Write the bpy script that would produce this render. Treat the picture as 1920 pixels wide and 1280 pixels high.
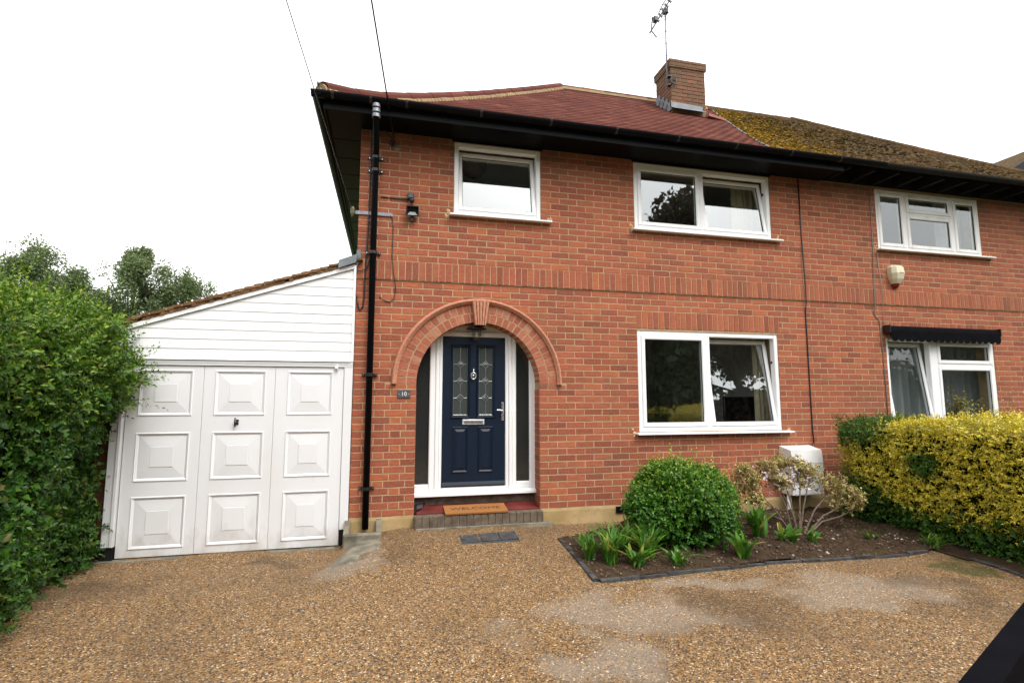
import bpy, math, random
import numpy as np
from mathutils import Vector, Matrix
R = math.radians
random.seed(7); rng = np.random.default_rng(11)
scene = bpy.context.scene
for o in list(bpy.data.objects): bpy.data.objects.remove(o)
COL = scene.collection

# ------------------------------------------------------------------ camera, sky, sun, exposure
cam_d = bpy.data.cameras.new('camera'); cam = bpy.data.objects.new('camera', cam_d); COL.objects.link(cam)
cam_d.sensor_width = 36; cam_d.lens = 978.996/1920*36; cam_d.clip_start = .05; cam_d.clip_end = 2000
CAM = Vector((-.0726, -5.8579, 1.2483))
yaw, pitch = .2328, .1082
fwd = Vector((math.sin(yaw)*math.cos(pitch), math.cos(yaw)*math.cos(pitch), math.sin(pitch)))
cam.location = CAM; cam.rotation_euler = fwd.to_track_quat('-Z', 'Y').to_euler()
scene.camera = cam

SUN_EL, SUN_AZ = 55, 150      # azimuth measured clockwise from +Y (north)
w = bpy.data.worlds.new('World'); scene.world = w; w.use_nodes = True
nt = w.node_tree; nt.nodes.clear()
sky = nt.nodes.new('ShaderNodeTexSky'); sky.sky_type = 'NISHITA'; sky.sun_disc = False
sky.sun_elevation = R(SUN_EL); sky.sun_rotation = R(SUN_AZ); sky.dust_density = 6; sky.air_density = 1.2
hs = nt.nodes.new('ShaderNodeHueSaturation'); hs.inputs['Saturation'].default_value = .35
b1 = nt.nodes.new('ShaderNodeBackground'); b1.inputs[1].default_value = .07
b2 = nt.nodes.new('ShaderNodeBackground'); b2.inputs[0].default_value = (1, .99, .97, 1); b2.inputs[1].default_value = .86   # even cloud cover
ad = nt.nodes.new('ShaderNodeAddShader'); wo = nt.nodes.new('ShaderNodeOutputWorld')
nt.links.new(sky.outputs[0], hs.inputs['Color']); nt.links.new(hs.outputs[0], b1.inputs[0])
nt.links.new(b1.outputs[0], ad.inputs[0]); nt.links.new(b2.outputs[0], ad.inputs[1]); nt.links.new(ad.outputs[0], wo.inputs[0])
sun_d = bpy.data.lights.new('sun', 'SUN'); sun_d.energy = 1.3; sun_d.angle = R(28); sun_d.color = (1, .97, .92)
sun = bpy.data.objects.new('sun', sun_d); COL.objects.link(sun); sun.location = (3, -10, 20)
sd = Vector((math.sin(R(SUN_AZ))*math.cos(R(SUN_EL)), math.cos(R(SUN_AZ))*math.cos(R(SUN_EL)), math.sin(R(SUN_EL))))
sun.rotation_euler = (-sd).to_track_quat('-Z', 'Y').to_euler()
vs = scene.view_settings; vs.view_transform = 'Standard'; vs.look = 'None'; vs.gamma = 1; vs.exposure = .8
vs.use_curve_mapping = False
scene.render.engine = 'CYCLES'
scene.cycles.max_bounces = 8; scene.cycles.transparent_max_bounces = 12

# ------------------------------------------------------------------ materials
MATS = {}
class NB:
    def __init__(s, name):
        s.m = bpy.data.materials.new(name); s.m.use_nodes = True; s.t = s.m.node_tree
        s.t.nodes.clear(); s.out = s.t.nodes.new('ShaderNodeOutputMaterial'); MATS[name] = s.m
        s.p = s.t.nodes.new('ShaderNodeBsdfPrincipled'); s.l(s.p.outputs[0], s.out.inputs[0])
    def l(s, a, b): s.t.links.new(a, b)
    def n(s, typ, **k):
        x = s.t.nodes.new('ShaderNode'+typ)
        for a, b in k.items(): setattr(x, a, b)
        return x
    def val(s, sock, v):
        if hasattr(v, 'is_output') or isinstance(v, bpy.types.NodeSocket): s.l(v, sock)
        else:
            if isinstance(v, tuple) and len(v) == 3 and sock.type == 'RGBA': v = (*v, 1)
            sock.default_value = v
    def math(s, op, a, b=0., clamp=False):
        x = s.n('Math', operation=op, use_clamp=clamp); s.val(x.inputs[0], a); s.val(x.inputs[1], b); return x.outputs[0]
    def mix(s, f, a, b, mode='MIX'):
        x = s.n('MixRGB', blend_type=mode); s.val(x.inputs[0], f); s.val(x.inputs[1], a); s.val(x.inputs[2], b); return x.outputs[0]
    def ramp(s, f, stops, interp='LINEAR'):
        x = s.n('ValToRGB'); e = x.color_ramp.elements; x.color_ramp.interpolation = interp
        while len(e) < len(stops): e.new(.5)
        for i, (p, c) in enumerate(stops):
            e[i].position = p; e[i].color = (*c, 1) if isinstance(c, tuple) else (c, c, c, 1)
        s.val(x.inputs[0], f); return x.outputs[0]
    def pos(s, sc=(1, 1, 1)):
        g = s.n('NewGeometry'); v = s.n('VectorMath', operation='MULTIPLY'); s.l(g.outputs['Position'], v.inputs[0])
        v.inputs[1].default_value = sc; return v.outputs[0]
    def noise(s, scale, vec=None, detail=4, rough=.55, color=False):
        x = s.n('TexNoise'); x.inputs['Scale'].default_value = scale; x.inputs['Detail'].default_value = detail
        x.inputs['Roughness'].default_value = rough
        s.l(vec if vec is not None else s.pos(), x.inputs['Vector']); return x.outputs['Color' if color else 'Fac']
    def rnd(s):      # one number for every loose piece, whether it is an object or an island of a joined mesh
        g = s.n('NewGeometry'); o = s.n('ObjectInfo')
        return s.math('FRACT', s.math('ADD', g.outputs['Random Per Island'], o.outputs['Random']))
    def attr(s, nm): return s.n('Attribute', attribute_name=nm).outputs['Fac']
    def bump(s, h, strength=.3, dist=.01):
        b = s.n('Bump'); b.inputs['Strength'].default_value = strength; b.inputs['Distance'].default_value = dist
        s.val(b.inputs['Height'], h); s.l(b.outputs[0], s.p.inputs['Normal'])
    def set(s, col=None, rough=None, metal=None, spec=None):
        if col is not None: s.val(s.p.inputs['Base Color'], col)
        if rough is not None: s.val(s.p.inputs['Roughness'], rough)
        if metal is not None: s.p.inputs['Metallic'].default_value = metal
        if spec is not None: s.p.inputs['Specular IOR Level'].default_value = spec
        return s

def simple(name, col, rough=.5, metal=0, spec=.5, var=.12, scale=12, bump=0.):
    b = NB(name); f = b.noise(scale)
    c2 = tuple(max(0, c*(1-var*2.2)) for c in col)
    b.set(b.mix(b.ramp(f, [(.3, 0.), (.75, 1.)]), c2, col), rough, metal, spec)
    if bump: b.bump(b.noise(scale*9, detail=6), bump, .004)
    return b.m

def brick_mat(name, stops, dirt=.25, dirtcol=(.09, .07, .045)):
    b = NB(name); r = b.rnd()
    base = b.ramp(r, stops)
    st = b.noise(1, b.pos((9, 9, 85)), detail=4, rough=.65)            # wire-drag streaks
    base = b.mix(b.ramp(st, [(.33, .7), (.62, 0.)]), base, (.185, .052, .033))
    n2 = b.noise(55, detail=5)
    base = b.mix(b.ramp(n2, [(.48, 0.), (.75, .5)]), base, (.44, .2, .12))
    big = b.noise(1.3, detail=5)
    base = b.mix(b.ramp(big, [(.5, 0.), (.85, dirt*1.6)]), base, dirtcol)
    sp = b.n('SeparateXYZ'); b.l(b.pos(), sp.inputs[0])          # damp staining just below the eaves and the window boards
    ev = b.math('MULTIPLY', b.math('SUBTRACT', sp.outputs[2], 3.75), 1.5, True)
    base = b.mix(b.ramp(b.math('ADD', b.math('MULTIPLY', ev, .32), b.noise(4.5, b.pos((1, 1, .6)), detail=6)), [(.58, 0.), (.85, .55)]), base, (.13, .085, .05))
    b.set(base, .86, spec=.25)
    b.bump(b.math('ADD', b.noise(90, detail=6), b.math('MULTIPLY', st, .6)), .45, .004)
    return b.m
REDS = [(0, (.20, .058, .034)), (.1, (.265, .074, .041)), (.35, (.32, .09, .047)), (.65, (.36, .104, .052)), (.88, (.395, .122, .058)), (1, (.44, .128, .05))]
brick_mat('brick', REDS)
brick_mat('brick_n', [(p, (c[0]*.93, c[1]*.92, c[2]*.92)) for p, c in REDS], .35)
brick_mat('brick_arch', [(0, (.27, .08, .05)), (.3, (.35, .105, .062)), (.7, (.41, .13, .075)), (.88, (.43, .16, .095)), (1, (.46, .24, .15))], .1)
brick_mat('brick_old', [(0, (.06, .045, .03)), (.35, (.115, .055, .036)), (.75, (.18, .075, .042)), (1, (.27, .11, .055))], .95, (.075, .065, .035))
STEP = True

def mortar(name, col, dark):
    b = NB(name); f = b.noise(9, detail=6)
    c = b.mix(b.ramp(f, [(.35, 0.), (.7, 1.)]), dark, col)
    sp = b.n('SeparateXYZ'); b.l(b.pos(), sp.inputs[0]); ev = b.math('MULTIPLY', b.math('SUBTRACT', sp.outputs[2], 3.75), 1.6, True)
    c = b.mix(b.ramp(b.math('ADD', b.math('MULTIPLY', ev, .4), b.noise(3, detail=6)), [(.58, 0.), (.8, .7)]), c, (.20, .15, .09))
    b.set(c, .93, spec=.1); b.bump(b.noise(160, detail=5), .5, .003); return b.m
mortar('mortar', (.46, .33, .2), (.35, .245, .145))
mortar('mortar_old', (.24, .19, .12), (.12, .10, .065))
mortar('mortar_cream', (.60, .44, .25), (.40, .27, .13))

b = NB('plinth'); f = b.noise(2.4, detail=6); g = b.noise(14, detail=6)
c = b.mix(b.ramp(f, [(.3, 0.), (.7, 1.)]), (.26, .18, .07), (.44, .32, .17)); c = b.mix(b.ramp(g, [(.55, 0.), (.8, .55)]), c, (.14, .12, .05))
b.set(c, .9, spec=.15); b.bump(g, .4, .01)

b = NB('pvc'); f = b.noise(3.5, detail=4); b.set(b.mix(b.ramp(f, [(.45, 0.), (.9, .25)]), (.80, .81, .82), (.62, .62, .58)), .32, spec=.45)
b = NB('door_white'); f = b.noise(2.2, b.pos((1, 1, .5)), detail=7); g = b.noise(26, detail=6)
c = b.mix(b.ramp(f, [(.5, 0.), (.85, .3)]), (.70, .71, .73), (.52, .50, .46)); c = b.mix(b.ramp(g, [(.62, 0.), (.78, .2)]), c, (.5, .48, .42))
sp = b.n('SeparateXYZ'); b.l(b.pos(), sp.inputs[0]); lo = b.math('SUBTRACT', .75, b.math('MULTIPLY', b.math('ADD', sp.outputs[2], .3), 1.6), True)
c = b.mix(b.ramp(b.math('ADD', b.math('MULTIPLY', lo, .5), b.math('MULTIPLY', b.noise(7, b.pos((1, 1, .5)), detail=7), .8)), [(.55, 0.), (.95, .7)]), c, (.30, .27, .21))
b.set(c, .38, spec=.4)
b = NB('pvc_old'); f = b.noise(5, b.pos((1, 1, .4)), detail=6); b.set(b.mix(b.ramp(f, [(.45, 0.), (.8, .6)]), (.76, .76, .75), (.52, .51, .46)), .45)
simple('black_pvc', (.006, .007, .009), .32, spec=.06, var=.1)
simple('black_iron', (.012, .012, .014), .38, spec=.5)
simple('brick_step', (.165, .125, .09), .9, var=.3, scale=14, bump=.6)
simple('rubber', (.02, .02, .02), .7)
simple('black_old', (.016, .016, .016), .65, spec=.15, var=.25, scale=20)
b = NB('navy'); f = b.noise(1, b.pos((60, 60, 4)), detail=6, rough=.7); b.set(b.mix(f, (.004, .009, .020), (.008, .017, .034)), .36, spec=.28); b.bump(f, .35, .003)
simple('chrome', (.85, .85, .87), .22, .9, var=.02)
simple('letter_metal', (.7, .7, .72), .35, .3, var=.03)
simple('lead_came', (.42, .43, .45), .3, .7)
simple('galv', (.33, .35, .38), .42, .75, var=.25, scale=30)
simple('lead', (.21, .235, .26), .55, .1, var=.2, scale=8, bump=.3)
simple('alu', (.27, .28, .33), .4, .2)
simple('cable_grey', (.23, .20, .17), .6)
simple('cream', (.66, .60, .43), .4)
simple('red_plastic', (.16, .018, .012), .3)
simple('solar', (.012, .013, .02), .15)
simple('curtain', (.60, .54, .38), .9, var=.08)
simple('curtain_pale', (.62, .66, .66), .9, var=.06)
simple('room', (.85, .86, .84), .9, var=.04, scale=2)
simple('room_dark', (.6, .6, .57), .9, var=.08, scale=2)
simple('tv', (.006, .006, .007), .12)
simple('coir', (.36, .145, .035), .95, var=.18, scale=220, bump=.9)
simple('coir_text', (.055, .028, .012), .95)
simple('slate', (.075, .085, .095), .5, var=.15, scale=30)
simple('paint_white', (.8, .8, .8), .4)
simple('redfloor', (.19, .036, .03), .42, var=.3, scale=6)
simple('concrete', (.26, .235, .175), .93, var=.32, scale=9, bump=.7)
simple('edging', (.08, .08, .08), .9, var=.4, scale=14, bump=.7)
simple('timber_black', (.004, .004, .006), .85, spec=.02, var=.2)
simple('pebble_white', (.75, .73, .68), .6)
simple('asphalt', (.05, .05, .052), .9, var=.2, bump=.5)
simple('paving', (.24, .23, .21), .9, var=.2, bump=.4)
simple('awning', (.006, .006, .008), .9, spec=.03, var=.2)
simple('lamp_glass', (.55, .56, .55), .25)
simple('stoneware', (.16, .13, .08), .5)
simple('bark', (.085, .062, .042), .9, var=.3, scale=25, bump=.7)
simple('twig', (.17, .12, .085), .9, var=.3, scale=40)
simple('red_tile_mortar', (.36, .13, .10), .9)

b = NB('terracotta'); r = b.noise(40, detail=6); b.set(b.mix(b.ramp(r, [(.35, 0.), (.7, 1.)]), (.38, .155, .095), (.53, .27, .17)), .85, spec=.2); b.bump(r, .3, .004)

b = NB('tile_red'); r = b.rnd(); f = b.noise(30, detail=5)
c = b.ramp(r, [(0, (.085, .029, .022)), (.5, (.11, .036, .027)), (.92, (.135, .045, .033)), (1, (.18, .07, .05))])
b.set(b.mix(b.ramp(f, [(.5, 0.), (.8, .35)]), c, (.07, .026, .021)), .85, spec=.08); b.bump(f, .3, .003)
b = NB('tile_mossy'); r = b.rnd(); f = b.noise(26, detail=7); g = b.noise(1.1, detail=4)
c = b.ramp(r, [(0, (.03, .022, .016)), (.5, (.052, .034, .024)), (1, (.085, .046, .03))])
c = b.mix(b.ramp(f, [(.42, 0.), (.62, .85)]), c, b.ramp(g, [(.35, (.075, .062, .018)), (.6, (.15, .085, .022))]))
b.set(c, .95, spec=.1); b.bump(f, .8, .012)
b = NB('moss'); r = b.rnd(); t = b.attr('tint'); f = b.noise(70, detail=5)
y = b.ramp(r, [(0, (.15, .1, .012)), (.5, (.27, .165, .016)), (1, (.36, .175, .02))]); dk = b.ramp(r, [(0, (.03, .024, .012)), (.6, (.065, .046, .02)), (1, (.11, .066, .028))])
c = b.mix(t, dk, y); b.set(b.mix(b.ramp(f, [(.4, .5), (.65, 0.)]), c, (.03, .025, .01)), .98, spec=.05); b.bump(f, 1, .01)
b = NB('lichen_tile'); r = b.rnd(); f = b.noise(38, detail=6); g = b.noise(60, detail=2)
c = b.ramp(r, [(0, (.12, .062, .032)), (.6, (.20, .095, .05)), (1, (.26, .13, .07))])
c = b.mix(b.ramp(f, [(.45, 0.), (.65, .7)]), c, (.10, .085, .025)); c = b.mix(b.ramp(g, [(.66, 0.), (.7, 1.)]), c, (.55, .52, .42))
b.set(c, .95, spec=.1); b.bump(f, .7, .008)

# glass: clear sheet, reflection follows the angle the same way from both sides
def glass(name, f0, tint, rough=0.):
    b = NB(name); b.t.nodes.remove(b.p)
    lw = b.n('LayerWeight'); lw.inputs['Blend'].default_value = .5
    g = b.n('NewGeometry'); dt = b.n('VectorMath', operation='DOT_PRODUCT'); b.l(g.outputs['Normal'], dt.inputs[0]); b.l(g.outputs['Incoming'], dt.inputs[1])
    c = b.math('SUBTRACT', 1., b.math('ABSOLUTE', dt.outputs['Value'])); p5 = b.math('POWER', c, 5.)
    fac = b.math('ADD', b.math('MULTIPLY', p5, 1-f0), f0, clamp=True)
    tr = b.n('BsdfTransparent'); tr.inputs[0].default_value = (*tint, 1)
    gl = b.n('BsdfGlossy'); gl.inputs['Roughness'].default_value = rough; gl.inputs[0].default_value = (.93, .985, 1, 1)
    mx = b.n('MixShader'); b.l(fac, mx.inputs[0]); b.l(tr.outputs[0], mx.inputs[1]); b.l(gl.outputs[0], mx.inputs[2]); b.l(mx.outputs[0], b.out.inputs[0])
glass('glass', .26, (.86, .9, .89)); glass('glass_far', .15, (.86, .9, .89)); glass('glass_plain', .08, (.8, .84, .84))
b = NB('glass_obscure'); f = b.noise(150, detail=2); b.set((.022, .024, .024), .16, spec=.9); b.bump(f, .12, .002)
b = NB('glass_door'); f = b.noise(60, detail=3); b.set((.05, .06, .058), .06, spec=.9); b.bump(f, .03, .002)
b = NB('net'); b.t.nodes.remove(b.p); d = b.n('BsdfDiffuse'); d.inputs[0].default_value = (.62, .66, .66, 1); tr = b.n('BsdfTransparent'); tl = b.n('BsdfTranslucent'); tl.inputs[0].default_value = (.6, .6, .6, 1)
m1 = b.n('MixShader'); m1.inputs[0].default_value = .35; b.l(d.outputs[0], m1.inputs[1]); b.l(tl.outputs[0], m1.inputs[2])
m2 = b.n('MixShader'); m2.inputs[0].default_value = .45; b.l(m1.outputs[0], m2.inputs[1]); b.l(tr.outputs[0], m2.inputs[2]); b.l(m2.outputs[0], b.out.inputs[0])

# foliage: per-leaf random + a 'tint' for the new growth
def leafmat(name, olds, news, rough=.42, trans=.3, spec=.4):
    b = NB(name); r = b.rnd(); t = b.attr('tint')
    c = b.mix(t, b.ramp(r, olds), b.ramp(r, news)); b.set(c, rough, spec=spec)
    tl = b.n('BsdfTranslucent'); b.l(b.mix(.15, c, (.25, .42, .03)), tl.inputs[0]); mx = b.n('MixShader'); mx.inputs[0].default_value = trans
    b.l(b.p.outputs[0], mx.inputs[1]); b.l(tl.outputs[0], mx.inputs[2]); b.l(mx.outputs[0], b.out.inputs[0])
leafmat('leaf_hedge', [(0, (.010, .042, .007)), (.5, (.026, .09, .009)), (.92, (.055, .145, .013)), (1, (.10, .08, .02))], [(0, (.10, .23, .010)), (.6, (.19, .31, .014)), (1, (.29, .31, .018))], .48, .25, .35)
leafmat('leaf_gold', [(0, (.02, .075, .008)), (.6, (.045, .125, .010)), (1, (.09, .165, .012))], [(0, (.42, .36, .014)), (.5, (.70, .56, .03)), (1, (.86, .70, .13))], .5, .2)
leafmat('leaf_bush', [(0, (.018, .085, .010)), (.6, (.04, .15, .012)), (1, (.08, .21, .016))], [(0, (.16, .31, .015)), (.6, (.28, .41, .022)), (1, (.40, .45, .04))], .36, .25, .4)
leafmat('leaf_tree', [(0, (.055, .085, .045)), (.6, (.09, .13, .06)), (1, (.13, .175, .075))], [(0, (.13, .18, .07)), (1, (.18, .22, .09))], .6, .3)
leafmat('leaf_dark', [(0, (.018, .03, .014)), (1, (.04, .062, .024))], [(0, (.03, .05, .015)), (1, (.05, .07, .02))], .6, .2)
leafmat('leaf_purple', [(0, (.02, .008, .010)), (1, (.04, .014, .016))], [(0, (.05, .02, .02)), (1, (.06, .03, .02))], .6, .2)
leafmat('leaf_blade', [(0, (.035, .12, .014)), (.6, (.06, .18, .018)), (1, (.11, .25, .025))], [(0, (.3, .33, .05)), (1, (.45, .36, .07))], .4, .3)
leafmat('leaf_pale', [(0, (.16, .17, .05)), (.5, (.42, .36, .10)), (1, (.66, .56, .26))], [(0, (.22, .10, .06)), (1, (.42, .28, .18))], .6, .2)
simple('hedge_core', (.012, .018, .006), 1, spec=.0)  # near-black fill colour standing in for the shade inside foliage

# gravel drive
b = NB('gravel'); P = b.pos()
def vor(scale, feat='F1', out='Color'):
    v = b.n('TexVoronoi', feature=feat); v.inputs['Scale'].default_value = scale; b.l(P, v.inputs['Vector']); return v.outputs[out]
sep = b.n('SeparateColor'); b.l(vor(112), sep.inputs[0])
cell = sep.outputs[0]
st = b.ramp(cell, [(0, (.035, .026, .018)), (.18, (.075, .045, .022)), (.34, (.25, .125, .04)), (.56, (.38, .205, .07)), (.66, (.14, .10, .068)), (.8, (.52, .35, .16)), (.9, (.09, .09, .092)), (.95, (.36, .2, .08)), (1, (.8, .68, .5))])
ed = vor(112, 'DISTANCE_TO_EDGE', 'Distance')
st = b.mix(b.math('MULTIPLY', b.math('SUBTRACT', 1., b.math('MULTIPLY', ed, 18., True), True), .72), st, (.035, .024, .014))
nb_ = b.noise(.9, detail=5); st = b.mix(b.ramp(nb_, [(.45, 0.), (.75, .5)]), st, (.085, .055, .03))
wv = b.n('VectorMath', operation='MULTIPLY_ADD'); nzc = b.n('TexNoise'); nzc.inputs['Scale'].default_value = 1.7; nzc.inputs['Detail'].default_value = 6; b.l(P, nzc.inputs['Vector'])
b.l(nzc.outputs['Color'], wv.inputs[0]); wv.inputs[1].default_value = (1.5, 1.0, 0); b.l(P, wv.inputs[2])
def blob(cx, cy, rx, ry, soft=.4):
    s_ = b.n('SeparateXYZ'); b.l(wv.outputs[0], s_.inputs[0]); cx += .75; cy += .5
    dx = b.math('DIVIDE', b.math('SUBTRACT', s_.outputs[0], cx), rx); dy = b.math('DIVIDE', b.math('SUBTRACT', s_.outputs[1], cy), ry)
    d2 = b.math('ADD', b.math('MULTIPLY', dx, dx), b.math('MULTIPLY', dy, dy))
    return b.math('SUBTRACT', 1., d2)
wn = b.noise(1.9, detail=7, rough=.65)
pt = None
for args in ((1.5, -2.4, .85, .5), (3.5, -2.4, 1.0, .45), (2.5, -2.05, .6, .15), (-.38, -.85, .22, .5), (1.1, -2.95, .35, .35)):
    v = blob(*args); pt = v if pt is None else b.math('MAXIMUM', pt, v)
mask = b.ramp(b.math('ADD', b.math('MULTIPLY', pt, .45), wn), [(.60, 0.), (.84, .68)])
fine = b.noise(90, detail=4)
cem = b.mix(b.ramp(fine, [(.35, 0.), (.7, 1.)]), (.17, .15, .127), (.36, .325, .28))
st2 = b.mix(b.math('MULTIPLY', mask, b.ramp(cell, [(.2, .95), (.85, .3)])), st, cem)
dk = None
for args in ((2.45, -2.5, .6, .35), (4.0, -2.85, .55, .3), (4.1, -2.4, .45, .2), (-2.3, -.9, .6, .5), (-.1, -.75, .25, .3), (2.1, -2.3, .3, .15), (-1.1, -.55, .3, .12)):
    v = blob(*args); dk = v if dk is None else b.math('MAXIMUM', dk, v)
st2 = b.mix(b.ramp(b.math('ADD', b.math('MULTIPLY', dk, .4), b.noise(3, detail=6)), [(.55, 0.), (.95, .55)]), st2, (.06, .04, .022))
# mossy fringe by the bed corner
mo = b.ramp(b.math('ADD', b.math('MULTIPLY', blob(4.95, -2.1, .5, .35), .4), b.noise(5, detail=6)), [(.68, 0.), (.85, .8)])
st2 = b.mix(mo, st2, (.06, .065, .012))
b.set(st2, .8, spec=.3)
b.bump(b.math('MULTIPLY', b.math('MULTIPLY', ed, 9., True), b.math('SUBTRACT', 1., b.math('MULTIPLY', mask, .6))), .75, .006)

b = NB('pebbles'); r = b.rnd(); b.set(b.ramp(r, [(0, (.09, .06, .03)), (.25, (.20, .11, .05)), (.5, (.29, .17, .08)), (.7, (.19, .14, .10)), (.9, (.36, .24, .12)), (.97, (.14, .14, .14)), (1, (.55, .48, .38))]), .6, spec=.35)
b = NB('soil'); f = b.noise(18, detail=8, rough=.7); g = b.noise(110, detail=4); h = b.noise(2.2, detail=4)
c = b.mix(b.ramp(f, [(.3, 0.), (.7, 1.)]), (.025, .016, .01), (.085, .055, .034)); c = b.mix(b.ramp(g, [(.62, 0.), (.72, .8)]), c, (.2, .125, .07))
c = b.mix(b.ramp(h, [(.55, 0.), (.75, .5)]), c, (.07, .065, .016)); b.set(c, .95, spec=.1); b.bump(b.math('ADD', f, b.math('MULTIPLY', g, .5)), 1, .03)
b = NB('chips'); r = b.rnd(); b.set(b.ramp(r, [(0, (.03, .02, .012)), (.6, (.075, .045, .026)), (.93, (.14, .085, .05)), (1, (.45, .4, .33))]), .9)
b = NB('grass'); f = b.noise(6, detail=6); b.set(b.mix(f, (.03, .06, .012), (.07, .11, .025)), .9)

# ------------------------------------------------------------------ mesh helpers
WLOC = {}
class MB:
    def __init__(s): s.v = []; s.f = []
    def add(s, vs, fs):
        o = len(s.v); s.v += [tuple(p) for p in vs]; s.f += [tuple(i+o for i in f) for f in fs]; return s
    def box(s, x0, x1, y0, y1, z0, z1):
        return s.add([(x0, y0, z0), (x1, y0, z0), (x1, y1, z0), (x0, y1, z0), (x0, y0, z1), (x1, y0, z1), (x1, y1, z1), (x0, y1, z1)],
                     [(0, 3, 2, 1), (4, 5, 6, 7), (0, 1, 5, 4), (1, 2, 6, 5), (2, 3, 7, 6), (3, 0, 4, 7)])
    def cbox(s, x0, x1, y0, y1, z0, z1, c=.006):      # front (y0) edges chamfered
        return s.add([(x0+c, y0, z0+c), (x1-c, y0, z0+c), (x1-c, y0, z1-c), (x0+c, y0, z1-c),
                      (x0, y0+c, z0), (x1, y0+c, z0), (x1, y0+c, z1), (x0, y0+c, z1), (x0, y1, z0), (x1, y1, z0), (x1, y1, z1), (x0, y1, z1)],
                     [(0, 1, 2, 3), (0, 4, 5, 1), (1, 5, 6, 2), (2, 6, 7, 3), (3, 7, 4, 0), (4, 8, 9, 5), (5, 9, 10, 6), (6, 10, 11, 7), (7, 11, 8, 4), (8, 11, 10, 9)])
    def prism(s, poly, y0, y1):      # poly in x,z, counter-clockwise seen from -y
        n = len(poly)
        return s.add([(x, y0, z) for x, z in poly]+[(x, y1, z) for x, z in poly],
                     [tuple(range(n)), tuple(range(2*n-1, n-1, -1))]+[(i, i+n, (i+1) % n+n, (i+1) % n) for i in range(n)])
    def prism_z(s, poly, z0, z1):
        n = len(poly)
        return s.add([(x, y, z0) for x, y in poly]+[(x, y, z1) for x, y in poly],
                     [tuple(range(n-1, -1, -1)), tuple(range(n, 2*n))]+[(i, (i+1) % n, (i+1) % n+n, i+n) for i in range(n)])
    def prism_x(s, poly, x0, x1):    # poly in y,z
        n = len(poly)
        return s.add([(x0, y, z) for y, z in poly]+[(x1, y, z) for y, z in poly],
                     [tuple(range(n)), tuple(range(2*n-1, n-1, -1))]+[(i, i+n, (i+1) % n+n, (i+1) % n) for i in range(n)])
    def tube(s, pts, r, n=8, cap=True):
        pts = [Vector(p) for p in pts]; k = len(pts); rs = r if isinstance(r, (list, tuple)) else [r]*k
        vs, fs = [], []; prev = None
        for i, p in enumerate(pts):
            d = (pts[min(i+1, k-1)]-pts[max(i-1, 0)]).normalized()
            a = d.cross(Vector((0, 0, 1))) if abs(d.z) < .95 else d.cross(Vector((0, 1, 0)))
            if prev is not None:
                a = prev-d*prev.dot(d)
            a.normalize(); prev = a; bq = d.cross(a)
            vs += [p+(a*math.cos(t)+bq*math.sin(t))*rs[i] for t in [2*math.pi*j/n for j in range(n)]]
        for i in range(k-1):
            fs += [(i*n+j, i*n+(j+1) % n, (i+1)*n+(j+1) % n, (i+1)*n+j) for j in range(n)]
        if cap: fs += [tuple(range(n-1, -1, -1)), tuple(range((k-1)*n, k*n))]
        return s.add(vs, fs)
    def lathe(s, prof, cx, cy, n=20):      # prof: (r,z)
        vs, fs = [], []; k = len(prof)
        for r, z in prof: vs += [(cx+r*math.cos(2*math.pi*j/n), cy+r*math.sin(2*math.pi*j/n), z) for j in range(n)]
        for i in range(k-1): fs += [(i*n+j, i*n+(j+1) % n, (i+1)*n+(j+1) % n, (i+1)*n+j) for j in range(n)]
        return s.add(vs, fs)
    def xf(s, M):
        s.v = [tuple(M @ Vector(p)) for p in s.v]; return s

def link(o, parent, loc):
    COL.objects.link(o)
    if parent is not None:
        o.parent = parent; o.location = Vector(loc)-WLOC[parent.name]
    else: o.location = loc
    WLOC[o.name] = Vector(loc)
def tag(o, label=None, cat=None, group=None, kind=None):
    if label: o['label'] = label
    if cat: o['category'] = cat
    if group: o['group'] = group
    if kind: o['kind'] = kind
    return o
def obj(name, mb, mat, parent=None, loc=None, smooth=False, base=False):
    v = np.array(mb.v, dtype=float)
    if loc is None:
        loc = (v.min(0)+v.max(0))/2
        if base: loc[2] = v[:, 2].min()
    me = bpy.data.meshes.new(name); me.from_pydata([tuple(p) for p in v-np.array(loc)], [], mb.f)
    if smooth: me.shade_smooth()
    me.materials.append(MATS[mat]); o = bpy.data.objects.new(name, me); link(o, parent, loc); return o
def thing(name, loc, label, cat, group=None):
    o = bpy.data.objects.new(name, None); o.empty_display_size = .1; link(o, None, loc); return tag(o, label, cat, group)
def npmesh(name, V, F, mat, parent=None, tint=None, smooth=False, loc=None):
    """V (n,3) array, F (m,k) index array."""
    V = np.asarray(V, dtype=np.float64)
    if loc is None: loc = np.array([V[:, 0].mean(), V[:, 1].mean(), V[:, 2].min()])
    V = V-np.array(loc); me = bpy.data.meshes.new(name); k = F.shape[1]
    me.vertices.add(len(V)); me.vertices.foreach_set('co', V.astype(np.float32).ravel())
    me.loops.add(F.size); me.loops.foreach_set('vertex_index', F.astype(np.int32).ravel())
    me.polygons.add(len(F)); me.polygons.foreach_set('loop_start', np.arange(0, F.size, k, dtype=np.int32))
    me.polygons.foreach_set('loop_total', np.full(len(F), k, dtype=np.int32)); me.update(calc_edges=True)
    if tint is not None:
        a = me.attributes.new('tint', 'FLOAT', 'POINT'); a.data.foreach_set('value', tint.astype(np.float32))
    if smooth: me.shade_smooth()
    me.materials.append(MATS[mat]); o = bpy.data.objects.new(name, me); link(o, parent, loc); return o
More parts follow.
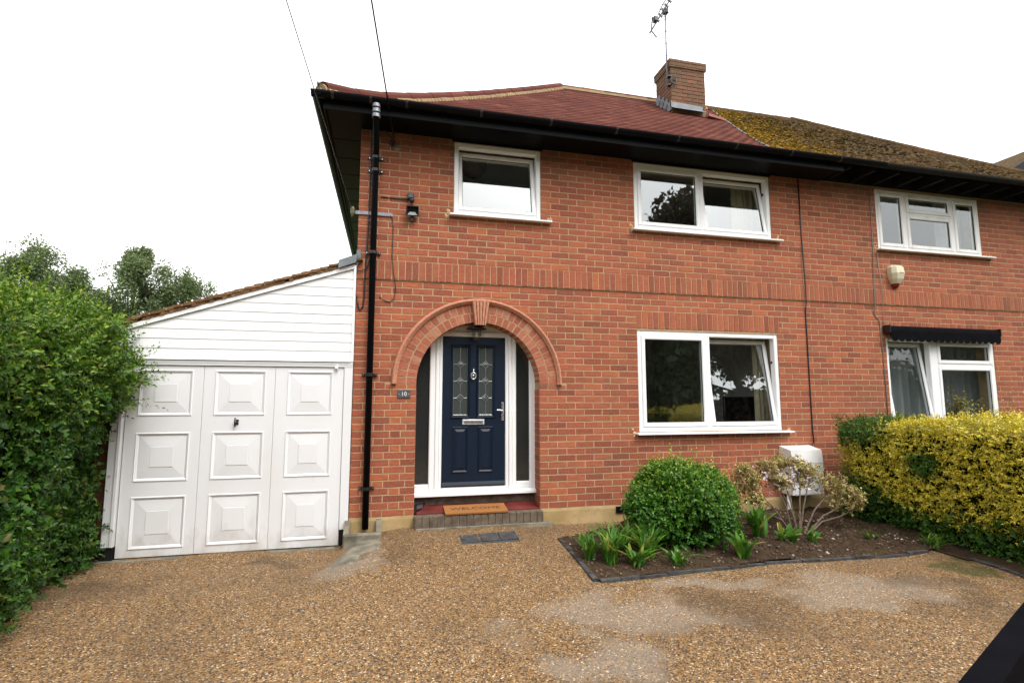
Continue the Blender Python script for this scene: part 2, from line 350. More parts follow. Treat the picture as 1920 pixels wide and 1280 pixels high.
def text_mb(txt, size, depth, M):
    cu = bpy.data.curves.new('t', 'FONT'); cu.body = txt; cu.size = size; cu.extrude = depth; cu.align_x = 'CENTER'; cu.align_y = 'CENTER'
    to = bpy.data.objects.new('t', cu); COL.objects.link(to); bpy.context.view_layer.update()
    me = bpy.data.meshes.new_from_object(to.evaluated_get(bpy.context.evaluated_depsgraph_get()))
    mb = MB().add([M @ v.co for v in me.vertices], [tuple(p.vertices) for p in me.polygons])
    bpy.data.objects.remove(to); bpy.data.curves.remove(cu); bpy.data.meshes.remove(me); return mb

# ------------------------------------------------------------------ ground
def gz(x, y):
    x = np.asarray(x, float); y = np.asarray(y, float)
    near = np.clip((y+1.6)/1.3, 0, 1); near = near*near*(3-2*near)
    wallz = np.interp(x, [-2.8, -.52, -.36, .1, 1.25, 2., 6], [-.262, -.262, -.17, -.128, -.135, -.182, -.2])
    far = -.205-.004*np.clip(-y-2, 0, 20)
    n = .004*np.sin(x*3.1+y*1.7)+.003*np.sin(x*7.3-y*5.1)+.003*np.sin(y*9.7+x*2.2)
    return wallz*near+far*(1-near)+n
def sheet(name, x0, x1, y0, y1, st, mat, fz, keep=None):
    xs = np.arange(x0, x1+1e-6, st); ys = np.arange(y0, y1+1e-6, st); X, Y = np.meshgrid(xs, ys); Z = fz(X, Y)
    V = np.stack([X, Y, Z], -1).reshape(-1, 3); nx = len(xs)
    i, j = np.meshgrid(np.arange(nx-1), np.arange(len(ys)-1)); a = (j*nx+i).ravel()
    F = np.stack([a, a+1, a+nx+1, a+nx], 1)
    if keep is not None: F = F[keep(V[F].mean(1))]
    return npmesh(name, V, F, mat, smooth=True, loc=(0, 0, 0))
g = MB().add([(-600, -600, -.42), (600, -600, -.42), (600, 900, -.42), (-600, 900, -.42)], [(0, 1, 2, 3)])
tag(obj('ground', g, 'grass', loc=(0, 0, 0)), kind='structure')
drive = sheet('driveway', -3.4, 9.6, -8.6, .3, .1, 'gravel', gz); tag(drive, kind='structure')
rd = obj('road', MB().box(-60, 60, -15, -9.9, -.45, -.37), 'asphalt', loc=(0, 0, 0)); tag(rd, kind='structure')
pv = obj('pavement', MB().box(-60, 60, -9.9, -8.6, -.45, -.25), 'paving', loc=(0, 0, 0)); tag(pv, kind='structure')

# flower bed soil
BED = [(1.66, -.55), (1.60, -1.80), (1.96, -1.775), (2.47, -1.745), (3.0, -1.722), (3.55, -1.725), (4.1, -1.755), (4.70, -1.76), (5.05, -1.76), (5.2, -1.9), (5.18, -2.2), (5.12, -2.5), (5.12, -3.6)]
def inbed(x, y):
    edge = np.interp(x, [1.6, 1.96, 2.47, 3, 3.55, 4.1, 4.7, 5.05, 5.2], [-1.80, -1.775, -1.745, -1.722, -1.725, -1.755, -1.76, -1.76, -3.6])
    left = np.interp(y, [-1.8, -.55, .3], [1.60, 1.66, 1.7]); return (x > left) & (y > edge) & (y < np.interp(x, [1.6, 2.3, 3.1], [-.66, -.42, .2]))
def soilz(X, Y):
    b = gz(X, Y)+.012
    d = np.clip((X-1.62)/.3, 0, 1)*np.clip((Y+1.8)/.3, 0, 1)
    n = .014*np.sin(X*11+Y*6)+.012*np.sin(X*23-Y*17)+.008*np.sin(Y*37+X*29)
    return b+d*(.03+.9*n)
bed = sheet('flower_bed', 1.55, 9.5, -3.6, .1, .05, 'soil', soilz, keep=lambda c: inbed(c[:, 0], c[:, 1])); tag(bed, kind='structure')

def scatter_blobs(name, xs, ys, zs, rmin, rmax, mat, flat=.6):
    n = len(xs); base = np.array([(1, 0, 0), (0, 1, 0), (-1, 0, 0), (0, -1, 0), (0, 0, 1), (0, 0, -1)], float)
    r = rng.uniform(rmin, rmax, n); s = np.stack([r*rng.uniform(.7, 1.3, n), r*rng.uniform(.7, 1.3, n), r*flat*rng.uniform(.7, 1.2, n)], 1)
    a = rng.uniform(0, 6.28, n); V = base[None]*s[:, None]; V += rng.normal(0, .12, V.shape)*r[:, None, None]
    c, q = np.cos(a)[:, None], np.sin(a)[:, None]; X = V[..., 0]*c-V[..., 1]*q; Y = V[..., 0]*q+V[..., 1]*c
    V = np.stack([X, Y, V[..., 2]], -1)+np.stack([xs, ys, zs], 1)[:, None]
    F = np.array([(0, 1, 4), (1, 2, 4), (2, 3, 4), (3, 0, 4), (1, 0, 5), (2, 1, 5), (3, 2, 5), (0, 3, 5)])
    F = (F[None]+6*np.arange(n)[:, None, None]).reshape(-1, 3)
    return npmesh(name, V.reshape(-1, 3), F, mat)
n = 26000; px = rng.uniform(-2.6, 5.2, n); py = -3.7+3.6*rng.random(n)**1.5
kp = ~inbed(px, py); px, py = px[kp], py[kp]
o = scatter_blobs('loose_gravel', px, py, gz(px, py)+.001, .0025, .0062, 'pebbles'); tag(o, 'loose tan and brown pea shingle on the drive', 'gravel', kind='stuff')
n = 3600; px = rng.uniform(1.65, 5.2, n); py = rng.uniform(-1.75, -.05, n); kp = inbed(px, py); px, py = px[kp], py[kp]
o = scatter_blobs('soil_clods', px, py, soilz(px, py)+.002, .004, .018, 'chips', .7); tag(o, 'brown soil crumbs and bark chips on the flower bed', 'soil', kind='stuff')

# dark edging pieces round the bed
edg = thing('bed_edging', (1.6, -1.8, -.2), 'dark grey edging bricks laid end to end round the flower bed', 'edging')
def edging_run(pts):
    pts = [Vector((x, y, 0)) for x, y in pts]
    for a, b_ in zip(pts[:-1], pts[1:]):
        L = (b_-a).length; n_ = max(1, round(L/.21)); d = (b_-a)/n_; ang = math.atan2(d.y, d.x)
        for i in range(n_):
            c = a+d*(i+.5); h = d.length/2-.004
            mb = MB().box(-h, h, -.021, .021, -.09, .02)
            mb.v = [(x+random.uniform(-.002, .002), y+random.uniform(-.003, .003), z+(random.uniform(-.004, .004))) for x, y, z in mb.v]
            mb.xf(Matrix.Translation((c.x, c.y, float(gz(c.x, c.y))+random.uniform(-.004, .006))) @ Matrix.Rotation(ang+random.uniform(-.03, .03), 4, 'Z') @ Matrix.Rotation(random.uniform(-.06, .06), 4, 'X'))
            obj('edging_brick', mb, 'edging', edg)
edging_run([(1.66, -.62), (1.635, -1.22), (1.575, -1.80)]); edging_run([(1.60, -1.815), (1.96, -1.79), (2.47, -1.76), (3.0, -1.735), (3.55, -1.74), (4.1, -1.77), (4.70, -1.775), (4.97, -1.75)])
edging_run([(5.13, -2.02), (5.09, -2.28), (5.03, -2.6), (5.0, -3.4)])

# ------------------------------------------------------------------ the two brick houses
BW, BH = .225, .075
SOFF = 4.275
XL, XP, XR = -.435, 5.385, 12.1
h1 = thing('brick_house', (2.5, 3.5, -.2), 'red brick house with navy arched front door, black gutters and new red roof', 'house')
h2 = thing('brick_house', (8.7, 3.5, -.2), 'adjoining brick house on the right with mossy brown roof', 'house')
ACX, ASP, AR = .9385, 1.405, .7075     # arch centre x, springing height, radius
HOOD_I, HOOD_O = .925, .968
DX0, DX1 = ACX-AR, ACX+AR
WIN1 = [(.62, 1.675, 3.37, 4.25), (2.905, 4.92, 3.37, 4.25), (2.90, 4.92, .84, 2.08)]
WIN2 = [(6.69, 8.63, 3.37, 4.255), (6.69, 8.66, .84, 2.09)]
LINT = [(2.895, 4.955), (6.69, 8.68)]

def wall_slab(house, x0, x1, wins, mat, arch=False):
    mb = MB(); z0, z1 = 0., SOFF+.2
    xs0 = x0
    if arch:
        xa, za = 2.3, 2.7
        arc = [(ACX+AR*math.cos(t), ASP+AR*math.sin(t)) for t in np.linspace(math.pi, 0, 41)]
        # left pier+arch as strips so every face stays convex
        mb.box(x0, DX0, .0025, .25, z0, ASP); mb.box(DX1, xa, .0025, .25, z0, ASP)
        mb.box(x0, DX0, .0025, .25, ASP, za); mb.box(DX1, xa, .0025, .25, ASP, za)
        for (xa1, za1), (xb1, zb1) in zip(arc[:-1], arc[1:]):
            mb.prism([(xa1, za1), (xb1, zb1), (xb1, za), (xa1, za)], .0025, .25)
        mb.box(x0, xa, .0025, .25, za, 3.37)
    # rectangular decomposition
    zs = sorted({z0, z1, *[w_[2] for w_ in wins], *[w_[3] for w_ in wins]})
    for a, c in zip(zs[:-1], zs[1:]):
        blocks = sorted((w_[0], w_[1]) for w_ in wins if w_[2] <= a+1e-6 and w_[3] >= c-1e-6)
        cur = x0
        if arch and c <= 3.37+1e-6: cur = 2.3
        for bx0, bx1 in blocks+[(x1, x1)]:
            if bx0 > cur+1e-6: mb.box(cur, bx0, .0025, .25, a, c)
            cur = max(cur, bx1)
    return obj('wall', mb, mat, house, loc=((x0+x1)/2, .12, 0))
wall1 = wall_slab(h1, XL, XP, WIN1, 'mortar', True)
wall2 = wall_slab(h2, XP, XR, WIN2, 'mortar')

def joints(a, b_, phase, mn=.052):
    k = math.ceil((a-phase)/BW); js = []
    while phase+k*BW < b_-1e-6: js.append(phase+k*BW); k += 1
    js = [j for j in js if j-a > mn and b_-j > mn]; return [a]+js+[b_]
def rows(x0, x1, wins, lints, arch):
    out = []
    for k in range(57):
        if 34 <= k < 37: continue
        z0, z1 = k*BH+.005, (k+1)*BH-.005
        zc = (z0+z1)/2
        blk = [(w_[0], w_[1]) for w_ in wins if w_[2]-.02 < zc < w_[3]+.01]
        if 28 <= k < 31: blk += lints
        if arch and zc < ASP: blk.append((DX0, DX1))
        blk.sort(); cur = x0; iv = []
        for a, c in blk+[(x1, x1)]:
            if a > cur+.02: iv.append((cur, a))
            cur = max(cur, c)
        ph = ((0 if k % 2 else .1125) if k >= 37 else (.0603 if k % 2 else .1728))
        for a, c in iv:
            if arch and abs(a-XL) < .01 and k < 19: js = [XL, -.33, -.265, -.04, .073, c] if k % 2 else [XL, -.21, -.10, .13, c]
            else: js = joints(a, c, ph)
            for p, q in zip(js[:-1], js[1:]):
                out.append((p+(.005 if p > a+1e-6 else .0), q-(.005 if q < c-1e-6 else 0.), z0, z1))
    return out
BVAR = {}
def brick_mb(w_, h_, d=.02, c=.003, jit=.0012):
    h_ -= .001; w_ -= .001
    mb = MB().cbox(-w_/2, w_/2, 0, d, -h_/2, h_/2, c)
    mb.v = [(x+random.uniform(-jit, jit), y+random.uniform(-.0008, .0008), z+random.uniform(-jit, jit)) for x, y, z in mb.v]; return mb
def brick_mesh(w_, h_, mat, var):
    key = (round(w_, 3), round(h_, 3), mat, var)
    if key not in BVAR:
        mb = brick_mb(w_, h_); me = bpy.data.meshes.new('brick'); me.from_pydata(mb.v, [], mb.f); me.materials.append(MATS[mat]); BVAR[key] = me
    return BVAR[key]
def place_bricks(lst, wall, mat, limit=300, name='brick'):
    """lst of (x0,x1,z0,z1); the nearest to the camera as single objects, the rest joined"""
    lst = sorted(lst, key=lambda q: ((q[0]+q[1])/2-CAM.x)**2+((q[2]+q[3])/2-CAM.z)**2-(q[1]-q[0])*4)
    rest = MB()
    for i, (x0, x1, z0, z1) in enumerate(lst):
        c = ((x0+x1)/2, -random.uniform(0, .002), (z0+z1)/2)
        if i < limit:
            o = bpy.data.objects.new(name, brick_mesh(x1-x0, z1-z0, mat, i % 6)); link(o, wall, c); o.rotation_euler = (0, random.uniform(-.004, .004), 0)
        else:
            mb = brick_mb(x1-x0, z1-z0); rest.add([(a+c[0], b_+c[1], d+c[2]) for a, b_, d in mb.v], mb.f)
    if rest.v: tag(obj(name+'_rows', rest, mat, wall, loc=WLOC[wall.name]), kind='stuff')
def circ_low(x, Rr): 
    d = Rr*Rr-(x-ACX)**2; return ASP+math.sqrt(d) if d > 0 else -9
plain, cut = [], MB()
for (x0, x1, z0, z1) in rows(XL, XP, WIN1, [LINT[0]], True):
    cx = min(max(ACX, x0), x1)
    if z0 < ASP < z1 and x0 < ACX+HOOD_O and x1 > ACX-HOOD_O: z1 = ASP-.006
    if z0 > ASP and (x0 < ACX+HOOD_I and x1 > ACX-HOOD_I) and min((xx-ACX)**2+(zz-ASP)**2 for xx in (x0, x1, cx) for zz in (max(z0, ASP), z1)) < HOOD_I**2:
        xs = np.linspace(x0, x1, 13); lo = [max(z0, circ_low(x, HOOD_I)) for x in xs]
        seg = [(x, l) for x, l in zip(xs, lo) if l < z1-.006]
        if len(seg) >= 2: cut.prism([p for p in seg]+[(seg[-1][0], z1), (seg[0][0], z1)], -.0005, .02)
    else: plain.append((x0, x1, z0, z1))
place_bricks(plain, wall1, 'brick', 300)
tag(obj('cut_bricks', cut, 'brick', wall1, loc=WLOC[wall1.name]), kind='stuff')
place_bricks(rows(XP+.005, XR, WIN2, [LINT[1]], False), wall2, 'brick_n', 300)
# soldier bands and lintels
def soldiers(wall, x0, x1, z0, z1, mat, yout, name):
    nS = round((x1-x0)/.075); wS = (x1-x0)/nS
    for i in range(nS):
        xa = x0+i*wS; mb = MB().cbox(xa+.0045, xa+wS-.0045, yout-random.uniform(0, .002), .02, z0+random.uniform(.003, .007), z1-random.uniform(.003, .007), .004)
        mb.v = [(x+random.uniform(-.0012, .0012), y, z) for x, y, z in mb.v]; obj(name, mb, mat, wall)
soldiers(wall1, XL, XP, 2.555, 2.775, 'brick', -.016, 'soldier_brick'); soldiers(wall2, XP, 9.6, 2.555, 2.775, 'brick_n', -.016, 'soldier_brick')
obj('band_mortar', MB().box(XL, XP, -.0125, .006, 2.556, 2.772), 'mortar', wall1); obj('band_mortar', MB().box(XP, 9.6, -.0125, .006, 2.556, 2.772), 'mortar', wall2)
soldiers(wall1, *LINT[0], 2.1, 2.325, 'brick', -.002, 'lintel_brick'); soldiers(wall2, *LINT[1], 2.1, 2.325, 'brick_n', -.002, 'lintel_brick')
# arch: two rings of header bricks, moulded hood, fluted keystone
arcs_ = MB()
for i in range(48):
    t0, t1 = math.pi*i/48, math.pi*(i+1)/48
    arcs_.prism([(ACX+r_*math.cos(t), ASP+r_*math.sin(t)) for r_, t in ((AR+.002, t0), (HOOD_I, t0), (HOOD_I, t1), (AR+.002, t1))], -.001, .0024)
obj('arch_mortar', arcs_, 'mortar', wall1)
for ri, (ra, rb) in enumerate(((AR, .810), (.823, HOOD_I-.002))):
    nA = round(math.pi*(ra+rb)/2/.078)
    for i in range(nA):
        t0, t1 = math.pi*i/nA, math.pi*(i+1)/nA; tm = (t0+t1)/2
        if abs(tm-math.pi/2)*ra < .07: continue
        g_ = .0065
        def pt(r_, t, s_): return (ACX+r_*math.cos(t+s_*g_/r_), ASP+r_*math.sin(t+s_*g_/r_))
        poly = [pt(ra, t0, 1), pt(rb, t0, 1), pt(rb, t1, -1), pt(ra, t1, -1)]
        yo = -random.uniform(.003, .006)
        mb = MB().prism(poly, yo, .02 if ri else .22)
        obj('arch_brick', mb, 'brick_arch', wall1)
prof = [(HOOD_I-.006, .0), (HOOD_I-.006, -.022), (HOOD_I+.01, -.034), (HOOD_I+.018, -.046), (HOOD_I+.03, -.05), (HOOD_O, -.042), (HOOD_O+.012, 0)]
vs_, fs_ = [], []; nh = 56; kk = len(prof)
for i in range(nh+1):
    t = math.pi*(i/nh)*1.0
    vs_ += [(ACX+r_*math.cos(t), y_, ASP+r_*math.sin(t)) for r_, y_ in prof]
for i in range(nh):
    fs_ += [(i*kk+j, i*kk+j+1, (i+1)*kk+j+1, (i+1)*kk+j) for j in range(kk-1)]
fs_ += [tuple(range(kk)), tuple(range(nh*kk+kk-1, nh*kk-1, -1))]
obj('hood_mould', MB().add(vs_, fs_), 'terracotta', wall1)
def flute(z): 
    hw = np.interp(z, [2.07, 2.345], [.062, .098]); return hw
ks = MB(); zt, zb = 2.355, 2.075
for i in range(5):
    for (za, zb_) in ((zb, zt),):
        f0, f1 = -1+2*i/5+.06, -1+2*(i+1)/5-.06
        hb, ht = .062, .1
        ks.add([(ACX+f0*hb, -.066, za), (ACX+f1*hb, -.066, za), (ACX+f1*ht, -.082, zb_), (ACX+f0*ht, -.082, zb_), (ACX+f0*hb, .1, za), (ACX+f1*hb, .1, za), (ACX+f1*ht, .02, zb_), (ACX+f0*ht, .02, zb_)],
               [(0, 1, 2, 3), (1, 5, 6, 2), (4, 0, 3, 7), (3, 2, 6, 7), (0, 4, 5, 1)])
ks.add([(ACX-.062, -.048, zb), (ACX+.062, -.048, zb), (ACX+.1, -.064, zt-.003), (ACX-.1, -.064, zt-.003), (ACX-.062, .1, zb), (ACX+.062, .1, zb), (ACX+.1, .02, zt-.003), (ACX-.1, .02, zt-.003)], [(0, 1, 2, 3), (1, 5, 6, 2), (4, 0, 3, 7), (3, 2, 6, 7), (0, 4, 5, 1)])
obj('keystone', ks, 'terracotta', wall1)
# brick reveal of the porch opening
rev = MB()
for k in range(-1, 19):
    z0, z1 = k*BH+.005, (k+1)*BH-.005
    if z1 > ASP: continue
    for sx, xx in ((1, DX1), (-1, DX0)):
        for (ya, yb) in (((.012, .105), (.115, .2)) if k % 2 else ((.012, .2),)):
            a, c = (xx-.004, xx+.01) if sx > 0 else (xx-.01, xx+.004)
            rev.box(a, c, ya, yb, z0, z1)
tag(obj('reveal_bricks', rev, 'brick', wall1), kind='stuff')

# side wall, back, plinth
sm = MB().box(XL+.005, XL+.25, .25, 7.2, -.4, SOFF+.2); obj('side_wall', sm, 'mortar', h1)
sb = MB()
for k in range(57):
    z0, z1 = k*BH+.005, (k+1)*BH-.005
    js = joints(.02, 7.2, .02 if k % 2 else .1325)
    for p, q in zip(js[:-1], js[1:]):
        mb = brick_mb(q-p-.01, z1-z0); M = Matrix.Translation((XL, (p+q)/2, (z0+z1)/2)) @ Matrix.Rotation(-math.pi/2, 4, 'Z'); mb.xf(M); sb.add(mb.v, mb.f)
tag(obj('side_bricks', sb, 'brick', h1), kind='stuff')
obj('back_wall', MB().box(XL+.25, XP, 6.95, 7.2, -.4, SOFF+.2), 'brick', h1); obj('back_wall', MB().box(XP, XR, 6.95, 7.2, -.4, SOFF+.2), 'brick_n', h2)
obj('party_wall', MB().box(XP-.06, XP+.06, .25, 6.95, -.4, SOFF+.2), 'room', h1); obj('side_wall', MB().box(XR-.25, XR, .25, 6.95, -.4, SOFF+.2), 'brick_n', h2)
def plinth(house, x0, x1):
    nP = int((x1-x0)/.12)+1; xs = np.linspace(x0, x1, nP); vs_, fs_ = [], []
    for x in xs:
        j = .004*math.sin(x*9)+random.uniform(-.002, .002)
        vs_ += [(x, .02, -.42), (x, -.012+j, -.42), (x, -.010+j, -.03), (x, -.002+j*.5, .002+j), (x, .02, .004+j)]
    for i in range(nP-1): fs_ += [(i*5+j, (i+1)*5+j, (i+1)*5+j+1, i*5+j+1) for j in range(4)]
    mb = MB().add(vs_, fs_); mb.box(x0, x1, .018, .25, -.42, .0); return obj('plinth', mb, 'plinth', house)
plinth(h1, XL, DX0); plinth(h1, DX1, XP); plinth(h2, XP, XR)
obj('air_brick', MB().box(2.565, 2.78, -.03, .0, -.085, -.012), 'black_pvc', h1)

# rooms behind the windows (lining open to the front)
def room(house, x0, x1, y1, z0, z1, mat='room'):
    y0 = .252
    mb = MB().add([(x0, y0, z0), (x1, y0, z0), (x1, y1, z0), (x0, y1, z0), (x0, y0, z1), (x1, y0, z1), (x1, y1, z1), (x0, y1, z1)], [(0, 1, 2, 3), (7, 6, 5, 4), (3, 2, 6, 7), (0, 3, 7, 4), (1, 5, 6, 2)])
    obj('room_lining', mb, mat, house)
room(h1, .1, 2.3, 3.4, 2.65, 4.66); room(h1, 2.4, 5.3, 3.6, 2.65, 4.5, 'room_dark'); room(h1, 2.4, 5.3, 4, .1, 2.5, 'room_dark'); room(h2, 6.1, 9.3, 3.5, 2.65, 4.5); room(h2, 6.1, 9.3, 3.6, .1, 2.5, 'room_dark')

# ------------------------------------------------------------------ windows
def ring(mb, x0, x1, z0, z1, wd, y0, y1, c=.006, wb=None):
    wb = wd if wb is None else wb
    mb.cbox(x0, x0+wd, y0, y1, z0, z1, c); mb.cbox(x1-wd, x1, y0, y1, z0, z1, c)
    mb.cbox(x0+wd, x1-wd, y0+.0006, y1, z0, z0+wb, c); mb.cbox(x0+wd, x1-wd, y0+.0006, y1, z1-wd, z1, c)
def light(win, x0, x1, z0, z1, tilt=0., mat='pvc', sw=.052, gm='glass', y=.012, gasket=True):
    """one sash filling the opening x0..x1,z0..z1; tilt: top leans into the room (degrees)"""
    M = Matrix.Translation((0, y, z0)) @ Matrix.Rotation(-R(tilt), 4, 'X') @ Matrix.Translation((0, -y, -z0))
    mb = MB(); ring(mb, x0, x1, z0, z1, sw, y-.012, y+.05, .008); mb.xf(M); obj('sash', mb, mat, win)
    a, b_, c, d = x0+sw-.004, x1-sw+.004, z0+sw-.004, z1-sw+.004
    mb = MB().add([(a, y+.012, c), (b_, y+.012, c), (b_, y+.012, d), (a, y+.012, d)], [(0, 1, 2, 3)]).xf(M); obj('pane', mb, gm, win)
    if gasket:
        mb = MB(); ring(mb, a+.002, b_-.002, c+.002, d-.002, .007, y+.004, y+.014, .001); mb.xf(M); obj('gasket', mb, 'black_iron', win)
def window(house, x0, x1, z0, z1, splits, mat='pvc', fw=.055, sill=(.05, .12), bars=()):
    mb = MB(); ring(mb, x0, x1, z0, z1, fw, .008, .085, .007)
    for xa, xb, za, zb in bars: mb.cbox(xa, xb, .0095, .084, za, zb, .006)
    wn_ = obj('window', mb, mat, house)
    for s_ in splits: light(wn_, *s_[:4], tilt=s_[4], mat=mat, gm=s_[5] if len(s_) > 5 else 'glass')
    s0, s1 = x0-sill[0], x1+sill[1]
    sl = MB().prism_x([(-.075, z0-.028), (.07, z0-.028), (.07, z0-.001), (-.075, z0-.011)], s0, s1)
    obj('sill', sl, mat, wn_)
    # ragged mortar daubs where the sill meets the brick
    for xs_ in (s0-.01, s1-.02):
        d = MB(); 
        for i in range(5):
            cx, cz, r_ = xs_+random.uniform(-.03, .03), z0+random.uniform(-.05, .045), random.uniform(.015, .03)
            d.add([(cx+r_*math.cos(t)*random.uniform(.6, 1.1), -.012 if j == 0 else .003, cz+r_*math.sin(t)*random.uniform(.8, 1.5)) for j, t in [(1, q*1.0472) for q in range(6)]]+[(cx, -.013, cz)], [(q, (q+1) % 6, 6) for q in range(6)])
        obj('mortar_daub', d, 'mortar_cream', wn_)
    # reveal closers (brick edge to frame)
    return wn_
w_ul = window(h1, *WIN1[0], [(.62+.055, 1.675-.055, 3.425, 4.195, 9)])
obj('head_trim', MB().box(.60, 1.70, -.004, .08, 4.2505, SOFF+.01), 'black_pvc', w_ul)
w_ur = window(h1, *WIN1[1], [(2.96, 3.845, 3.425, 4.195, 0), (3.91, 4.865, 3.425, 4.195, 9)], bars=[(3.845, 3.91, 3.425, 4.195)])
obj('head_trim', MB().box(2.885, 4.94, -.004, .08, 4.2505, SOFF+.01), 'black_pvc', w_ur)
w_lo = window(h1, *WIN1[2], [(2.955, 3.845, .90, 2.025, 0), (3.91, 4.865, .90, 2.025, 8.5)], bars=[(3.845, 3.91, .895, 2.025)])
w_nu = window(h2, *WIN2[0], [(6.735, 7.20, 3.415, 4.21, 0, 'glass_far'), (7.25, 8.09, 3.95, 4.21, 0, 'glass_far'), (7.25, 8.09, 3.415, 3.91, 0, 'glass_far'), (8.14, 8.585, 3.415, 4.21, 0, 'glass_far')], 'pvc_old', .045, (.04, .16), bars=[(7.20, 7.25, 3.415, 4.21), (8.09, 8.14, 3.415, 4.21), (7.25, 8.09, 3.91, 3.95)])
obj('head_trim', MB().box(6.69, 8.63, .008, .08, 4.2555, SOFF+.01), 'brick_n', w_nu)
w_nl = window(h2, *WIN2[1], [(6.735, 7.46, .885, 2.045, 7, 'glass_plain'), (7.60, 8.615, 1.74, 2.045, 0, 'glass_plain'), (7.60, 8.615, .885, 1.70, 0, 'glass_plain')], 'pvc', .045, (.04, .1), bars=[(7.46, 7.60, .885, 2.045), (7.60, 8.615, 1.70, 1.74)])
for ww, xs_ in ((w_ur, (4.86, 4.0, 3.75)), (w_lo, (4.86, 4.4, 1.7))): obj('catch', MB().box(xs_[0], xs_[0]+.006, .055, .08, xs_[1 if ww is w_ur else 2], xs_[1 if ww is w_ur else 2]+.035), 'black_iron', ww)

# curtains and things in the rooms
def curtain(x0, x1, y, z0, z1, mat, label, folds=5, amp=.025, group=None):
    nx = max(8, int(folds*9)); vs_, fs_ = [], []
    zs = np.linspace(z0, z1, 7)
    for j, z in enumerate(zs):
        for i in range(nx+1):
            u = i/nx; x = x0+(x1-x0)*u; vs_.append((x, y+amp*math.sin(u*folds*6.283+.3*j)+.01*math.sin(u*17), z))
    for j in range(6): fs_ += [(j*(nx+1)+i, j*(nx+1)+i+1, (j+1)*(nx+1)+i+1, (j+1)*(nx+1)+i) for i in range(nx)]
    o = obj('curtain', MB().add(vs_, fs_), mat, smooth=True, base=True); tag(o, label, 'curtain', group); return o
curtain(4.60, 5.12, .36, 2.7, 4.40, 'curtain', 'cream curtain behind the open sash of the wide upstairs window', 6)
curtain(2.78, 3.14, .33, 2.7, 4.40, 'curtain', 'cream curtain edge at the left of the wide upstairs window', 4)
curtain(4.80, 5.0, .34, .3, 2.3, 'curtain', 'cream curtain behind the open sash of the downstairs window', 3)
curtain(6.70, 7.62, .34, .4, 2.32, 'net', 'sheer net curtain behind the tilted left sash of the window with the black awning', 6, .03)
curtain(7.66, 8.85, .36, .4, 2.32, 'net', 'pale net curtain behind the jar of leaves in the window under the black awning', 8, .03)
curtain(8.22, 8.75, .34, 2.7, 4.4, 'curtain_pale', 'pale blue curtain in the right light of the mossy-roofed house upstairs window', 4)
tv = thing('television', (5.02, .95, .35), 'black television screen inside the downstairs window', 'television')
obj('screen', MB().cbox(4.74, 5.29, .93, .97, .62, 1.27, .01), 'tv', tv); obj('stand', MB().box(4.86, 5.2, .9, 1.1, .12, .63), 'bark', tv)
cl = thing('ceiling_lamp', (1.04, 1.2, 4.63), 'ribbed glass bowl lamp on the ceiling behind the small upstairs window', 'lamp')
pr = [(.02, 4.655), (.06, 4.64), (.17, 4.60), (.185, 4.57), (.17, 4.48), (.13, 4.41), (.06, 4.365), (.0, 4.355)]
mb = MB().lathe(pr, 1.04, 1.2, 28); obj('bowl', mb, 'lamp_glass', cl)
obj('finial', MB().lathe([(0, 4.33), (.015, 4.34), (.015, 4.36), (0, 4.362)], 1.04, 1.2, 10), 'galv', cl)
obj('sill_board', MB().box(6.62, 8.74, .09, .31, .83, .882), 'pvc_old', h2)
vz = thing('potted_plant', (8.18, .2, .884), 'leafy sprigs in a brown jar on the window sill under the awning', 'plant')
obj('jar', MB().lathe([(0, .885), (.06, .886), (.085, .95), (.08, 1.03), (.05, 1.08), (.055, 1.10), (.045, 1.10), (.04, 1.06), (0, 1.05)], 8.18, .2, 16), 'stoneware', vz, smooth=True)

# ------------------------------------------------------------------ front door set
DY = .2
fr = MB(); fx0, fx1 = .17, 1.655
fr.cbox(fx0, .238, DY, DY+.08, .20, 2.2, .008); fr.cbox(.395, .458, DY-.004, DY+.08, .2047, 1.985, .008); fr.cbox(.458, .50, DY-.012, DY+.08, .2047, 1.985, .01); fr.cbox(.50, .54, DY, DY+.08, .2047, 1.985, .012)
fr.cbox(1.283, 1.322, DY, DY+.08, .2047, 1.985, .012); fr.cbox(1.322, 1.362, DY-.012, DY+.08, .2047, 1.985, .01); fr.cbox(1.362, 1.414, DY-.004, DY+.08, .2047, 1.985, .008)
fr.cbox(1.578, fx1, DY, DY+.08, .20, 2.2, .008)
fr.cbox(.238, .395, DY+.001, DY+.08, .205, .285, .008); fr.cbox(1.414, 1.578, DY+.001, DY+.08, .205, .285, .008)
fr.cbox(.54, 1.283, DY+.002, DY+.08, .205, .244, .006)
fr.cbox(.395, 1.414, DY+.0025, DY+.08, 1.966, 2.03, .01); fr.box(.238, 1.578, DY+.02, DY+.08, 2.03, 2.2)
fr.prism_x([(DY-.05, .158), (DY+.08, .158), (DY+.08, .2045), (DY-.005, .2045), (DY-.05, .185)], fx0, fx1)
fd = obj('front_door', fr, 'pvc', h1)
